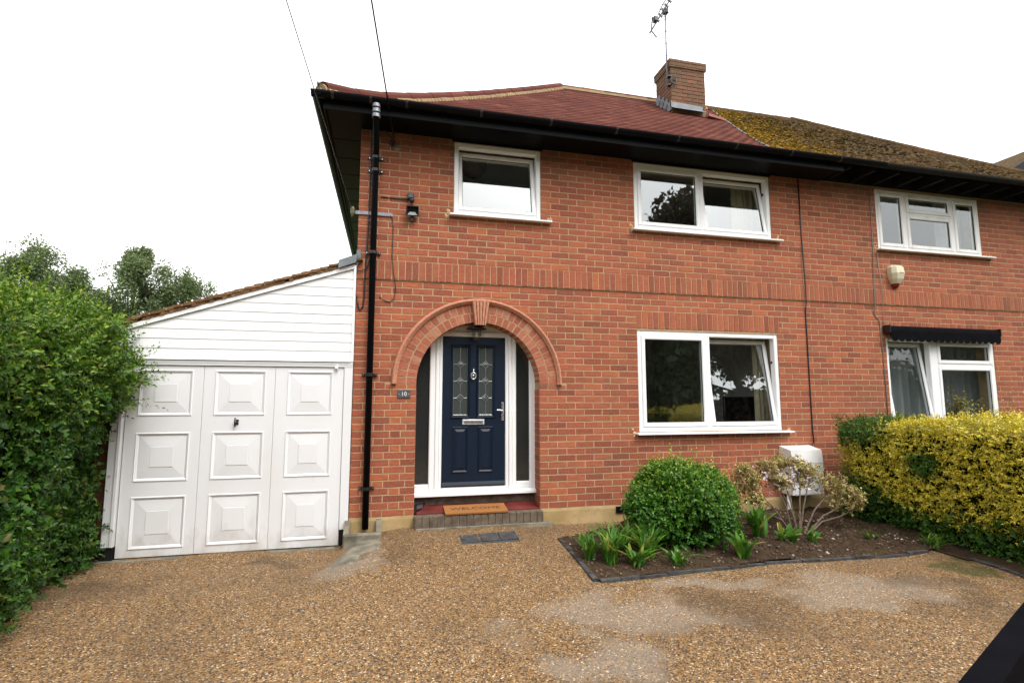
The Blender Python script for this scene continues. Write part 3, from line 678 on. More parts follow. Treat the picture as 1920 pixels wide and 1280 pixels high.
# leaf with recessed glass and raised panels
lf = MB(); lx0, lx1, lz0, lz1 = .542, 1.281, .245, 1.964
G1, G2, GZ0, GZ1 = (.662, .836), (.963, 1.132), 1.05, 1.845
yl = DY+.008
for a, c in ((lx0, G1[0]), (G1[1], G2[0]), (G2[1], lx1)): lf.box(a, c, yl, yl+.045, GZ0, GZ1)
lf.box(lx0, lx1, yl, yl+.045, lz0, GZ0); lf.box(lx0, lx1, yl, yl+.045, GZ1, lz1)
leaf = obj('door_leaf', lf, 'navy', fd)
md = MB()
def moulding(mb, x0, x1, z0, z1, w_, y0, out):     # bevelled picture-frame moulding
    p = [(0, 0), (w_*.45, -out), (w_, 0)]
    ringpts = []
    for d, h_ in p: ringpts.append([(x0+d, y0+h_, z0+d), (x1-d, y0+h_, z0+d), (x1-d, y0+h_, z1-d), (x0+d, y0+h_, z1-d)])
    for A, B in zip(ringpts[:-1], ringpts[1:]):
        for i in range(4):
            j = (i+1) % 4; mb.add([A[i], A[j], B[j], B[i]], [(0, 1, 2, 3)])
for g_ in (G1, G2):
    moulding(md, g_[0]-.03, g_[1]+.03, GZ0-.035, GZ1+.03, .034, yl, .018)
    a, c = (g_[0]-.008, g_[1]+.008)
    moulding(md, a, c, .40, .925, .03, yl, .014)
    # raised field
    x0, x1, z0, z1, e = a+.03, c-.03, .43, .895, .028
    q = [(x0, yl, z0), (x1, yl, z0), (x1, yl, z1), (x0, yl, z1), (x0+e, yl-.012, z0+e), (x1-e, yl-.012, z0+e), (x1-e, yl-.012, z1-e), (x0+e, yl-.012, z1-e)]
    md.add(q, [(0, 1, 5, 4), (1, 2, 6, 5), (2, 3, 7, 6), (3, 0, 4, 7), (4, 5, 6, 7)])
md.prism_x([(yl-.02, .262), (yl, .262), (yl, .30), (yl-.01, .29)], lx0+.004, lx1-.004)
obj('door_moulding', md, 'navy', fd)
for g_ in (G1, G2):
    obj('door_glass', MB().box(g_[0]-.002, g_[1]+.002, yl+.014, yl+.02, GZ0, GZ1), 'glass_door', fd)
    cm = MB(); cx = (g_[0]+g_[1])/2; yy = yl+.011; r_ = .0035
    zz = [1.642, 1.446, 1.25]; dd = .043
    segs = []
    for z in zz:
        segs += [((cx, z+dd*1.05), (cx+dd, z)), ((cx+dd, z), (cx, z-dd*1.05)), ((cx, z-dd*1.05), (cx-dd, z)), ((cx-dd, z), (cx, z+dd*1.05)), ((g_[0], z), (cx-dd, z)), ((cx+dd, z), (g_[1], z))]
    segs += [((cx, GZ1), (cx, zz[0]+dd)), ((cx, zz[0]-dd), (cx, zz[1]+dd)), ((cx, zz[1]-dd), (cx, zz[2]+dd)), ((cx, zz[2]-dd), (cx, GZ0)), ((g_[0]+.006, GZ0), (g_[0]+.006, GZ1)), ((g_[1]-.006, GZ0), (g_[1]-.006, GZ1)), ((g_[0], GZ0+.006), (g_[1], GZ0+.006))]
    for (xa, za), (xb, zb) in segs: cm.tube([(xa, yy, za), (xb, yy, zb)], r_, 5)
    obj('lead_came', cm, 'lead_came', fd)
    obj('bevel_diamond', MB().add([p for z in zz for p in [(cx, yy+.001, z+dd*.8), (cx+dd*.75, yy+.001, z), (cx, yy+.001, z-dd*.8), (cx-dd*.75, yy+.001, z), (cx, yy-.004, z)]], [(a+5*k, c+5*k, 4+5*k) for k in range(3) for a, c in ((1, 0), (2, 1), (3, 2), (0, 3))]), 'glass_door', fd)
lp = MB().cbox(.775, 1.032, yl-.012, yl, .945, 1.006, .006); lp.prism_x([(yl-.012, .985), (yl-.012, 1.0), (yl-.024, .992)], .79, 1.018)
obj('letter_plate', lp, 'letter_metal', fd); obj('letter_slot', MB().box(.792, 1.015, yl-.0135, yl-.011, .957, .98), 'galv', fd)
kn = MB(); kn.tube([(.899, yl-.01, 1.60), (.899, yl-.02, 1.575), (.899, yl-.022, 1.55)], [.003, .008, .010], 8)
kn.tube([(.899+.029*math.sin(t), yl-.02-.006*abs(math.cos(t/2)), 1.508+.038*math.cos(t)) for t in np.linspace(0, 2*math.pi, 25)], .0065, 8, cap=False)
kn.tube([(.899, yl, 1.512), (.899, yl-.018, 1.512)], [.02, .014], 12); kn.tube([(.899, yl-.012, 1.472), (.899, yl-.012, 1.45)], [.006, .003], 6)
obj('door_knocker', kn, 'chrome', fd, smooth=True)
hd = MB().cbox(1.236, 1.262, yl-.01, yl, .99, 1.2, .005); hd.tube([(1.249, yl-.008, 1.105), (1.249, yl-.045, 1.105), (1.235, yl-.052, 1.107), (1.175, yl-.05, 1.112)], [.009, .009, .009, .0075], 8)
hd.tube([(1.249, yl-.008, 1.05), (1.249, yl-.022, 1.05)], .010, 10); obj('door_handle', hd, 'chrome', fd, smooth=False)
for a, c in ((.236, .397), (1.412, 1.58)):
    obj('sidelight', MB().box(a, c, DY+.03, DY+.036, .283, 2.1), 'glass_obscure', fd)
# riser, red floor, brick nosing
obj('riser', MB().box(DX0-.06, DX1+.06, .235, .3, -.1, .158), 'brick_step', h1)
obj('porch_floor', MB().prism_x([(.012, -.1), (.235, -.1), (.235, .058), (.012, .012)], DX0, DX1), 'redfloor', h1)
st_ = obj('doorstep', MB().box(DX0-.0, DX1+.015, -.085, .011, -.3, -.128), 'concrete', h1)
nS = 18; wS = (DX1-DX0+.01)/nS
for i in range(nS):
    xa = DX0+i*wS; mb = MB().cbox(xa+.004, xa+wS-.004, -.098-random.uniform(0, .004), .011, -.128, .0-random.uniform(0, .003), .006); obj('step_brick', mb, 'brick_step', st_)
obj('step_mortar', MB().box(DX0, DX1+.01, -.09, .010, -.127, -.006), 'mortar_old', st_)
obj('step_footing', MB().box(DX0+.02, DX1+.1, -.15, -.08, -.3, -.118), 'concrete', st_)

# ------------------------------------------------------------------ eaves, gutters, roofs
EY, EX = -.40, -.78          # fascia planes
HS = [0, .2, .4, .6, .8, 1., 1.3, 1.6, 2., 2.5, 3., 3.5, 3.95]
HZ = [4.40, 4.495, 4.60, 4.728, 4.868, 5.012, 5.24, 5.475, 5.79, 6.20, 6.61, 7.03, 7.41]
rz = lambda s: float(np.interp(s, HS, HZ))
RX0, RY0 = -.83, -.45; RX1 = 12.48; RYB = RY0+7.9
# soffit + fascia of the near house, closed boards
SX1 = 5.74
sf = obj('soffit', MB().box(EX, SX1, EY, .0, SOFF, SOFF+.018).box(EX, XL, 0., 7.6, SOFF, SOFF+.018), 'black_pvc', h1)
for i in range(14):      # board joints along the return soffit
    obj('soffit_bead', MB().box(EX+.02, XL-.002, .3+i*.5, .306+i*.5, SOFF-.003, SOFF), 'black_old', sf)
obj('fascia', MB().box(EX-.018, SX1, EY-.018, EY, 4.238, 4.40).box(EX-.018, EX, EY, 7.6, 4.238, 4.40), 'black_pvc', h1)
def gutter_prof(y):      # half-round trough, y = inner face
    o_ = []; r_ = .056; cy = y-r_-.004; cz = 4.372
    for t in np.linspace(0, math.pi, 9): o_.append((cy-r_*math.cos(math.pi-t)*1.0, cz-r_*math.sin(t)*.95))
    o_ = [(cy+r_*math.cos(t), cz-r_*.95*math.sin(t)) for t in np.linspace(0, math.pi, 11)]
    return o_+[(p[0]*.93+cy*.07, p[1]*.93+cz*.07+.001) for p in reversed(o_)]
def gutter(house, x0, x1, y, mat):
    return obj('gutter', MB().prism_x(gutter_prof(y), x0, x1), mat, house)
gt = gutter(h1, EX-.13, SX1+.6, EY-.018, 'black_pvc')
obj('gutter_return', MB().add([(p[0]-EY+EX, y, p[1]) for y in (EY-.13, 7.6) for p in gutter_prof(EY-.018)], [tuple(range(22)), tuple(range(43, 21, -1))]+[(i, i+22, (i+1) % 22+22, (i+1) % 22) for i in range(22)]), 'black_pvc', h1)
for i, x in enumerate((-.70, -.32, .05, .85, 1.65, 2.45, 3.25, 4.05, 4.85, 5.6)):
    pr = gutter_prof(EY-.018)[:11]; mb = MB()
    for dx in (0,):
        vs_ = [(x+e, (p[0]-(EY-.078))*1.07+(EY-.078), (p[1]-4.372)*1.07+4.372) for e in (-.014, .014) for p in pr]
        mb.add(vs_, [(j, j+1, j+12, j+11) for j in range(10)])
    mb.box(x-.012, x+.012, EY-.142, EY-.018, 4.371, 4.376); obj('gutter_bracket', mb, 'black_iron', gt)
# neighbour: open eaves with rafter feet
gutter(h2, SX1+.604, XR+.45, EY-.012, 'black_old')
for i in range(17):
    x = SX1+.1+i*.4
    obj('rafter', MB().prism_x([(EY-.0, 4.30), (.05, 4.30), (.05, 4.62), (EY-.0, 4.385)], x, x+.05), 'black_old', h2)
obj('eaves_board', MB().prism_x([(EY-.02, 4.385), (.06, 4.625), (.06, 4.64), (EY-.02, 4.40)], SX1, XR+.4), 'black_old', h2)
obj('eaves_shade_board', MB().box(SX1+.002, XR, -.005, .2, SOFF+.012, 4.62), 'black_old', h2)  # black board put in for the shade between the rafters
obj('end_board', MB().box(XP, SX1, -.004, .2, SOFF+.02, 4.62), 'black_old', h2)

def deck(house, xl, xr, mat, hipl, hipr):
    vs_, fs_ = [], []; D = .02
    for s, z in zip(HS, HZ):
        a = xl+(s if hipl else 0); c = xr-(s if hipr else 0)
        vs_ += [(a, RY0+s, z-D), (c, RY0+s, z-D), (c, RYB-s, z-D), (a, RYB-s, z-D)]
    for i in range(len(HS)-1):
        for j in range(4):
            if (j == 1 and not hipr) or (j == 3 and not hipl): continue
            fs_.append((i*4+j, i*4+(j+1) % 4, (i+1)*4+(j+1) % 4, (i+1)*4+j))
    return obj('roof', MB().add(vs_, fs_), mat, house, loc=((xl+xr)/2, 3.5, 4.4))
roof1 = deck(h1, RX0, XP, 'tile_red', True, False); roof2 = deck(h2, XP+.002, RX1, 'tile_mossy', False, True)
slen = [0]
for i in range(1, len(HS)): slen.append(slen[-1]+math.hypot(HS[i]-HS[i-1], HZ[i]-HZ[i-1]))
s_at = lambda d: float(np.interp(d, slen, HS))
def tiles(roof, xa_f, xb_f, mat, lift, jit, limit, gauge=.1, tw=.167, thick=.013):
    items = []; nrow = int(slen[-1]/gauge)
    for r_ in range(nrow+1):
        d0 = r_*gauge-.04; s0, s1 = s_at(max(0, d0)), s_at(min(slen[-1], d0+gauge*1.5))
        if d0 < 0: s0 = -.045
        y0, y1 = RY0+s0, RY0+s1
        z0 = rz(s0) if s0 >= 0 else HZ[0]+s0*.45; z1 = rz(s1)
        a, c = xa_f(max(0, s0)), xb_f(max(0, s0)); a1 = xa_f(s1)
        x = math.floor(a/tw)*tw+(tw/2 if r_ % 2 else 0)-tw
        while x < c:
            p, q = max(x+.0015, a), min(x+tw-.0015, c); x += tw
            if q-p < .03: continue
            e0, e1, e2 = random.gauss(0, jit), random.gauss(0, jit), random.gauss(0, jit*.6)
            V = [(p, y0-e2, z0+.002+lift), (q, y0-e2, z0+.002+lift), (q, y0-e2, z0+thick+lift+.006+e0), (p, y0-e2, z0+thick+lift+.006+e1), (q, y1, z1+.005), (p, y1, z1+.005)]
            m_ = ((p+q)/2, y0-e2-.001, z0+thick+lift+.010+(e0+e1)/2)      # slight camber
            V += [m_, ((p+q)/2, y1, z1+.008)]
            items.append((V, [(0, 1, 2, 6), (0, 6, 3), (3, 6, 7, 5), (6, 2, 4, 7), (1, 4, 2), (0, 3, 5)]))
    items.sort(key=lambda it: (Vector(it[0][6])-CAM).length)
    rest = MB()
    for i, (V, F) in enumerate(items):
        if i < limit: obj('roof_tile', MB().add(V, F), mat, roof)
        else: rest.add(V, F)
    tag(obj('roof_tiles_upper', rest, mat, roof, loc=WLOC[roof.name]), kind='stuff')
seam = lambda s: 4.95+.40*s
tiles(roof1, lambda s: RX0+s, seam, 'tile_red', 0., .0012, 300)
tiles(roof2, seam, lambda s: RX1-s, 'tile_mossy', .004, .006, 300)
# a lifted edge where the new tiles meet the old
sv = [(seam(s), RY0+s, rz(s)) for s in HS]; obj('roof_seam', MB().tube([(x, y, z+.02) for x, y, z in sv], .014, 6), 'lead', roof1)
# moss cushions on the old roof
n = 5200; s_ = rng.uniform(.02, 3.9, n); u = rng.random(n); a = 4.95+.4*s_; c = 12.3-s_; x = a+(c-a)*u**1.5
nz = np.sin(x*2.1+s_*1.3)+np.sin(x*.9-s_*2.7+1)+rng.normal(0, .5, n)
yel = np.clip((7.6+.25*s_-x)/1.9, 0, 1)
kp = (rng.random(n) < .35+.5*yel+.15*nz); s_, x, yel = s_[kp], x[kp], yel[kp]; zz_ = np.array([rz(q) for q in s_])
mo_ = scatter_blobs('moss', x, RY0+s_, zz_+.022, .016, .05, 'moss', .55)
tn = np.repeat(np.clip(yel+rng.normal(0, .18, len(x)), 0, 1), 6); at = mo_.data.attributes.new('tint', 'FLOAT', 'POINT'); at.data.foreach_set('value', tn.astype(np.float32))
mo_.parent = roof2; mo_.location = Vector(WLOC['moss'])-WLOC[roof2.name]; tag(mo_, kind='stuff')
# hip tiles with bedding mortar, ridges
def half_round(mb, A, B, r_, n_=8, lift=.0, over=0.):
    A, B = Vector(A), Vector(B); d = (B-A).normalized(); side = d.cross(Vector((0, 0, 1))).normalized(); up = side.cross(d)
    vs_ = []
    for P, k in ((A-d*over, 1.05), (B, 1.)):
        for t in np.linspace(-.15, math.pi+.15, n_): vs_.append(P+side*(math.cos(t)*r_*k)+up*(math.sin(t)*r_*k*.85+lift))
    mb.add(vs_, [(i, i+1, n_+i+1, n_+i) for i in range(n_-1)]+[tuple(range(n_-1, -1, -1)), tuple(range(n_, 2*n_))])
def hip(roof, xf, mat, mort, seglen=.44):
    pts = [Vector((xf(s), RY0+s, rz(s)+.012)) for s in np.linspace(.02, 3.95, 120)]
    L = [0]
    for a, b_ in zip(pts[:-1], pts[1:]): L.append(L[-1]+(b_-a).length)
    at_ = lambda d: Vector([float(np.interp(d, L, [p[i] for p in pts])) for i in range(3)])
    nseg = int(L[-1]/seglen); 
    for i in range(nseg):
        a, b_ = at_(i*L[-1]/nseg), at_((i+1)*L[-1]/nseg-.004); mb = MB(); half_round(mb, a, b_, .094, 9, .004); obj('hip_tile', mb, mat, roof)
    bd = MB()
    for i in range(nseg*6):
        a, b_ = at_(i*L[-1]/nseg/6), at_((i+1)*L[-1]/nseg/6); half_round(bd, a, b_, .112+random.uniform(0, .006), 7, -.062)
    obj('hip_bedding', bd, mort, roof)
    a = at_(0); return a
ea = hip(roof1, lambda s: RX0+s, 'tile_red', 'mortar_cream')
end = MB(); d = Vector((1, 1, .5)).normalized(); sd_ = d.cross(Vector((0, 0, 1))).normalized(); up_ = sd_.cross(d)
end.add([ea-d*.03+sd_*(.085*math.cos(t))+up_*(.075*math.sin(t)-.015) for t in np.linspace(-.1, math.pi+.1, 12)]+[ea+d*.1+sd_*(.085*math.cos(t))+up_*(.075*math.sin(t)-.015) for t in np.linspace(-.1, math.pi+.1, 12)], [(i, i+1, 13+i, 12+i) for i in range(11)]+[tuple(range(11, -1, -1))])
obj('hip_end_mortar', end, 'mortar_cream', roof1)
hip(roof2, lambda s: RX1-s, 'tile_mossy', 'tile_mossy', .42)
def ridge(roof, x0, x1, mat, mort):
    n_ = round((x1-x0)/.45); st = (x1-x0)/n_; y = RY0+3.95; z = HZ[-1]+.0
    for i in range(n_):
        mb = MB(); half_round(mb, (x0+i*st, y, z+random.uniform(-.004, .004)), (x0+(i+1)*st-.004, y, z), .1, 9, -.02); obj('ridge_tile', mb, mat, roof)
    mb = MB(); half_round(mb, (x0, y, z-.05), (x1, y, z-.05), .108, 7); obj('ridge_bedding', mb, mort, roof)
ridge(roof1, 3.12, 6.4, 'tile_red', 'mortar_cream'); ridge(roof2, 6.41, 8.55, 'tile_mossy', 'tile_mossy')

# chimney
CX0, CX1, CY0, CY1, CZ0, CZ1 = 5.0, 5.735, 2.5, 3.05, 6.55, 7.66
ch = obj('chimney', MB().box(CX0+.006, CX1-.006, CY0+.006, CY1-.006, CZ0, CZ1-.01).box(CX0-.022, CX1+.022, CY0-.022, CY1+.022, CZ1-.15, CZ1-.004), 'mortar_old', roof1)
k = 0; z = CZ0
while z < CZ1-.01:
    out = .028 if z > CZ1-.16 else 0.
    zz0, zz1 = z+.005, min(z+.07, CZ1)
    for face in range(2):
        L0, L1 = (CX0-out, CX1+out) if face == 0 else (CY0-out, CY1+out)
        js = joints(L0, L1, L0+(.1125 if k % 2 else .225), .06)
        for p, q in zip(js[:-1], js[1:]):
            if zz1 < 6.72: continue
            j = random.uniform(0, .004); mb = brick_mb(q-p-.01, zz1-zz0, .02, .005, .003)
            M = Matrix.Translation(((p+q)/2, CY0-out-j, (zz0+zz1)/2)) if face == 0 else Matrix.Translation((CX0-out-j, (p+q)/2, (zz0+zz1)/2)) @ Matrix.Rotation(-math.pi/2, 4, 'Z')
            obj('chimney_brick', mb.xf(M), 'brick_old', ch)
    z += BH; k += 1
fl = MB(); sl_ = (HZ[-1]-HZ[-2])/.45
fl.prism([(CX0-.02, 6.68), (CX1-.08, 6.66), (CX1-.08, 6.775), (CX0-.02, 6.80)], CY0-.016, CY0+.01)
fl.add([(CX0-.02, CY0-.14, 6.605), (CX1-.06, CY0-.14, 6.60), (CX1-.06, CY0-.01, 6.70), (CX0-.02, CY0-.01, 6.70)], [(0, 1, 2, 3)])
for i in range(4):
    y = CY0+i*.13; zz0 = 6.66+i*.11; fl.box(CX0-.02, CX0-.006, y-.02, y+.14, zz0-.02, zz0+.16)
obj('flashing', fl, 'lead', ch)
obj('flaunching', MB().prism_z([(CX1-.08, CY0-.2), (CX1+.3, CY0-.12), (CX1+.3, CY0+.25), (CX1, CY0+.25), (CX1-.08, CY0)], 6.5, 6.55).xf(Matrix.Translation((0, 0, 0))), 'red_tile_mortar', ch)

# downpipe
dp = MB(); xP = -.262
dp.tube([(xP, EY-.075, 4.33), (xP, EY-.075, 4.20), (xP, EY-.07, 4.17), (xP-.005, -.075, 3.98), (xP-.005, -.06, 3.94), (xP-.006, -.058, 3.85)], .036, 14)
dp.box(xP-.04, xP+.03, -.095, -.025, 1.0, 3.86)
dpm = MB(); dpm.tube([(xP, EY-.075, 4.33), (xP, EY-.075, 4.20), (xP, EY-.065, 4.165), (xP-.004, -.08, 3.97), (xP-.004, -.06, 3.935), (xP-.004, -.058, -.10)], .034, 14)
pipe = obj('downpipe', dpm, 'black_pvc', h1, smooth=True)
for z in (4.19, 4.245, 4.30): obj('pipe_collar', MB().lathe([(.036, z-.02), (.043, z-.018), (.043, z+.018), (.036, z+.02)], xP, EY-.075, 16), 'galv', pipe)
for z in (3.93, 3.78, 2.84, 1.50, .31):
    mb = MB().lathe([(.034, z-.018), (.041, z-.016), (.041, z+.016), (.034, z+.018)], xP-.004, -.058, 16); mb.box(xP-.085, xP+.077, -.022, -.004, z-.012, z+.012); obj('pipe_clip', mb, 'black_iron', pipe)
    for sx in (-.07, .062): obj('screw', MB().lathe([(0, z-.006), (.007, z-.006), (.007, z+.006), (0, z+.006)], xP+sx, -.025, 8), 'chrome', pipe)

# ------------------------------------------------------------------ garage
ga = thing('garage', (-1.5, 0, -.25), 'white lean-to garage with shiplap gable and panelled door beside the brick house', 'garage')
GY = -.03
vz_at = lambda x: 2.70+(x+.437)*(2.70-1.975)/(2.106)   # underside of the verge at x
gd = obj('garage_door', MB().box(-2.535, -.53, GY+.012, GY+.04, -.252, 1.575), 'door_white', ga)
LE = [(-2.535, -1.872), (-1.868, -1.207), (-1.203, -.53)]
PX = [(-2.437, -1.964), (-1.767, -1.291), (-1.086, -.64)]; PZ = [(-.18, .308), (.449, .915), (1.077, 1.528)]
def picture(mb, x0, x1, z0, z1, steps, y0):
    rings_ = [[(x0+d, y0+h_, z0+d), (x1-d, y0+h_, z0+d), (x1-d, y0+h_, z1-d), (x0+d, y0+h_, z1-d)] for d, h_ in steps]
    for A, B in zip(rings_[:-1], rings_[1:]):
        for i in range(4): j = (i+1) % 4; mb.add([A[i], A[j], B[j], B[i]], [(0, 1, 2, 3)])
    mb.add(rings_[-1], [(0, 1, 2, 3)])
for i, (x0, x1) in enumerate(LE):
    mb = MB(); a, c = PX[i]; ee = .002
    zs = [-.25]+[q for p in PZ for q in p]+[1.57]
    mb.box(x0, a, GY, GY+.012, -.25, 1.57); mb.box(c, x1, GY, GY+.012, -.25, 1.57)
    for k in range(0, 8, 2): mb.box(a, c, GY, GY+.012, zs[k], zs[k+1])
    obj('door_stile', mb, 'door_white', gd)
    for za, zb in PZ:
        mb = MB(); picture(mb, a, c, za, zb, [(0, 0), (.004, -.007), (.010, -.008), (.016, -.002), (.022, .001), (.028, .006), (.034, .008), (.038, .006), (.13, -.0015), (.132, .001), (.135, -.004), (.139, -.005)], GY)
        obj('raised_panel', mb, 'door_white', gd)
hdl = MB(); hdl.tube([(-1.545, GY, 1.01), (-1.545, GY-.03, 1.01)], [.016, .012], 10); hdl.tube([(-1.556, GY-.035, 1.055), (-1.55, GY-.045, 1.01), (-1.556, GY-.035, .965)], [.006, .013, .006], 8); hdl.box(-1.562, -1.53, GY-.006, GY, .985, 1.035)
obj('handle', hdl, 'black_iron', gd)
fr = MB()
fr.box(-2.645, -2.575, GY-.03, GY+.08, -.14, 1.66); fr.cbox(-2.575, -2.545, GY-.045, GY+.08, -.14, 1.60, .004)
fr.box(-.525, -.441, GY-.012, GY+.08, -.095, 1.60)
fr.box(-2.545, -.445, GY-.016, GY+.09, 1.578, 1.60); fr.box(-2.575, -.441, GY-.02, GY+.09, 1.60, 1.632)
obj('door_frame', fr, 'door_white', ga)
obj('door_stop', MB().box(-.60, -.59, GY-.03, GY, 1.545, 1.60).box(-.62, -.588, GY-.035, GY-.016, 1.56, 1.59), 'pvc', ga)
obj('frame_foot', MB().box(-2.645, -2.548, GY-.025, GY+.08, -.30, -.14), 'black_old', ga); obj('frame_foot', MB().box(-.525, -.445, GY-.01, GY+.08, -.30, -.095), 'black_old', ga)
# shiplap boards
zb0 = 1.645; pit = .0985; k = 0
xr = -.462
while True:
    za, zb = zb0+k*pit, zb0+(k+1)*pit
    xa = -.437+(za-2.70+.01)*2.106/.725; xb = -.437+(zb-2.70+.01)*2.106/.725
    if xa > xr-.02: break
    lo = max(-2.64, xa); hi = max(-2.64, min(xb, xr)); zhi = min(zb, vz_at(xr)-.01)
    poly = [(lo, za), (xr, za), (xr, zhi), (hi, zhi)] if hi < xr-1e-4 else [(lo, za), (xr, za), (xr, zhi)]
    if lo == -2.64 and xa < -2.64: poly = [(-2.64, za), (xr, za), (xr, zhi), (hi, zhi)]+([(-2.64, vz_at(-2.64)-.01)] if hi > -2.64 else [])
    n_ = len(poly); mb = MB()
    front = [(x, GY-.010+.005*(z-za)/pit, z) for x, z in poly]; back = [(x, GY+.02, z) for x, z in poly]
    mb.add(front+back, [tuple(range(n_)), tuple(range(2*n_-1, n_-1, -1))]+[(i, i+n_, (i+1) % n_+n_, (i+1) % n_) for i in range(n_)])
    mb.v = [(x, y, z+(.0018 if abs(z-za) < 1e-6 else 0)) for x, y, z in mb.v]
    obj('cladding_board', mb, 'pvc', ga); k += 1
obj('cladding_backing', MB().prism([(-2.64, 1.634), (-.45, 1.634), (-.45, vz_at(-.45)-.02), (-2.64, vz_at(-2.64)-.02)], GY+.0205, GY+.06), 'pvc_old', ga)
obj('corner_trim', MB().box(-.462, -.4375, GY-.026, GY+.03, 1.634, 2.685), 'pvc', ga)
obj('drip_trim', MB().prism_x([(GY-.035, 1.634), (GY+.0, 1.634), (GY, 1.646), (GY-.02, 1.646)], -2.64, -.4625), 'pvc', ga)
dv = Vector((2.106, 0, .725)).normalized()
obj('barge_board', MB().prism([(-2.66, vz_at(-2.66)-.045), (-.45, vz_at(-.45)-.045), (-.45, vz_at(-.45)+.0), (-2.66, vz_at(-2.66)+.0)], GY-.03, GY-.022), 'pvc', ga)
obj('side_wall', MB().box(-2.98, -2.66, .03, 5.2, -.4, 1.86), 'brick_old', ga); obj('back_wall', MB().box(-2.45, -.44, 5.1, 5.2, -.4, 2.6), 'brick_old', ga)
gr = obj('roof', MB().prism([(-2.8, vz_at(-2.8)+.004), (-.44, vz_at(-.44)+.004), (-.44, vz_at(-.44)+.03), (-2.8, vz_at(-2.8)+.03)], GY-.035, 5.3), 'black_old', ga)
# plain tiles on the lean-to: lapped rows, front verge visible
L = 2.36/dv.x; ng = 26; rest = MB(); ang = math.atan2(.725, 2.106)
for r_ in range(ng):
    d0 = r_*L/ng; x = -2.8+d0*dv.x; z = vz_at(x)+.03
    for c_ in range(32):
        y0 = GY-.05+c_*.168-(.0 if r_ % 2 else .05 if c_ else 0); y1 = GY-.05+(c_+1)*.168-(.0 if r_ % 2 else .05)-.003
        if x > -.62 and c_ >= 0 and r_ >= ng-1: pass
        mb = MB().box(-.002, .165, y0+random.uniform(-.010, .006) if c_ == 0 else y0, y1, 0.012, .034+random.uniform(-.002, .003))
        mb.xf(Matrix.Translation((x, 0, z)) @ Matrix.Rotation(-ang+.11+random.uniform(-.02, .02), 4, 'Y'))
        if c_ < 3: obj('roof_tile', mb, 'lichen_tile', gr)
        else: rest.add(mb.v, mb.f)
tag(obj('roof_tiles_behind', rest, 'lichen_tile', gr), kind='stuff')
# second tile layer edge and bedding at the verge
bed_ = MB(); ns = 60
for i in range(ns):
    x0, x1 = -2.8+i*2.36/ns, -2.8+(i+1)*2.36/ns; h_ = random.uniform(.03, .05); y_ = GY-.042+random.uniform(-.004, .008)
    bed_.prism([(x0, vz_at(x0)+.002), (x1, vz_at(x1)+.002), (x1, vz_at(x1)+h_+.012), (x0, vz_at(x0)+h_+.012)], y_, GY)
obj('verge_bedding', bed_, 'lichen_tile', gr)
mb = MB().prism([(-.62, vz_at(-.62)+.0), (-.44, vz_at(-.44)+.01), (-.43, vz_at(-.43)+.1), (-.5, vz_at(-.5)+.095), (-.62, vz_at(-.62)+.085)], GY-.07, .6)
obj('lead_flashing', mb, 'lead', gr); obj('lead_upstand', MB().prism([(-.44, 2.66), (-.395, 2.75), (-.395, 2.86), (-.44, 2.86)], GY-.02, .0-.004), 'lead', gr)
# concrete threshold strip
obj('threshold', MB().box(-2.75, -.45, -.12, .1, -.4, -.262), 'concrete', ga)

# ------------------------------------------------------------------ small things on and round the house
tag(obj('number_plate', MB().cbox(.033, .17, -.012, -.0022, 1.252, 1.337, .002), 'slate'), 'grey slate plate with white number 10 left of the door', 'number plate')
pl = bpy.data.objects['number_plate']; Mx = Matrix.Translation((.1015, -.0135, 1.293)) @ Matrix.Rotation(R(90), 4, 'X')
obj('numerals', text_mb('10', .062, .0012, Mx), 'paint_white', pl)
obj('plate_dots', MB().box(.045, .052, -.0137, -.012, 1.291, 1.296).box(.151, .158, -.0137, -.012, 1.291, 1.296), 'paint_white', pl)
fl_ = thing('floodlight', (.15, -.0, 3.23), 'black square floodlight on a bracket beside the small upstairs window', 'floodlight')
M = Matrix.Translation((.149, -.07, 3.34)) @ Matrix.Rotation(R(14), 4, 'X')
mb = MB(); ring(mb, -.07, .07, -.055, .055, .01, -.03, .02, .003); mb.box(-.066, .066, 0.0, .03, -.05, .05); obj('housing', mb.xf(M), 'black_iron', fl_)
obj('reflector', MB().add([(-.058, -.008, -.044), (.058, -.008, -.044), (.03, -.002, -.01), (-.03, -.002, -.01)], [(0, 1, 2, 3)]).xf(M), 'chrome', fl_)
obj('lens', MB().add([(-.06, -.022, -.045), (.06, -.022, -.045), (.06, -.022, .045), (-.06, -.022, .045)], [(0, 1, 2, 3)]).xf(M), 'glass_plain', fl_)
obj('bracket', MB().box(.135, .163, -.05, -.001, 3.235, 3.29).tube([(.149, -.04, 3.26), (.149, -.055, 3.30)], .012, 8), 'black_iron', fl_)
pr_ = thing('motion_sensor', (.13, 0, 3.47), 'round dark motion sensor on the wall above the floodlight', 'sensor')
mb = MB().cbox(.09, .165, -.06, -.0015, 3.49, 3.56, .014); obj('junction_box', mb, 'slate', pr_)
obj('sensor_eye', MB().lathe([(0, 3.44), (.02, 3.446), (.028, 3.47), (.024, 3.492), (0, 3.492)], .14, -.05, 12), 'black_iron', pr_, smooth=True)
obj('lead_wire', MB().tube([(.14, -.05, 3.45), (.15, -.03, 3.42), (.15, -.04, 3.38)], .004, 6), 'black_iron', pr_)
brk = thing('cable_bracket', (-.3, -.02, 3.29), 'galvanised strap with insulator at the house corner by the downpipe', 'bracket')
obj('strap', MB().box(-.47, -.065, -.016, -.003, 3.277, 3.315), 'galv', brk)
obj('bolt', MB().tube([(-.09, -.002, 3.296), (-.09, -.026, 3.296)], .011, 8), 'galv', brk)
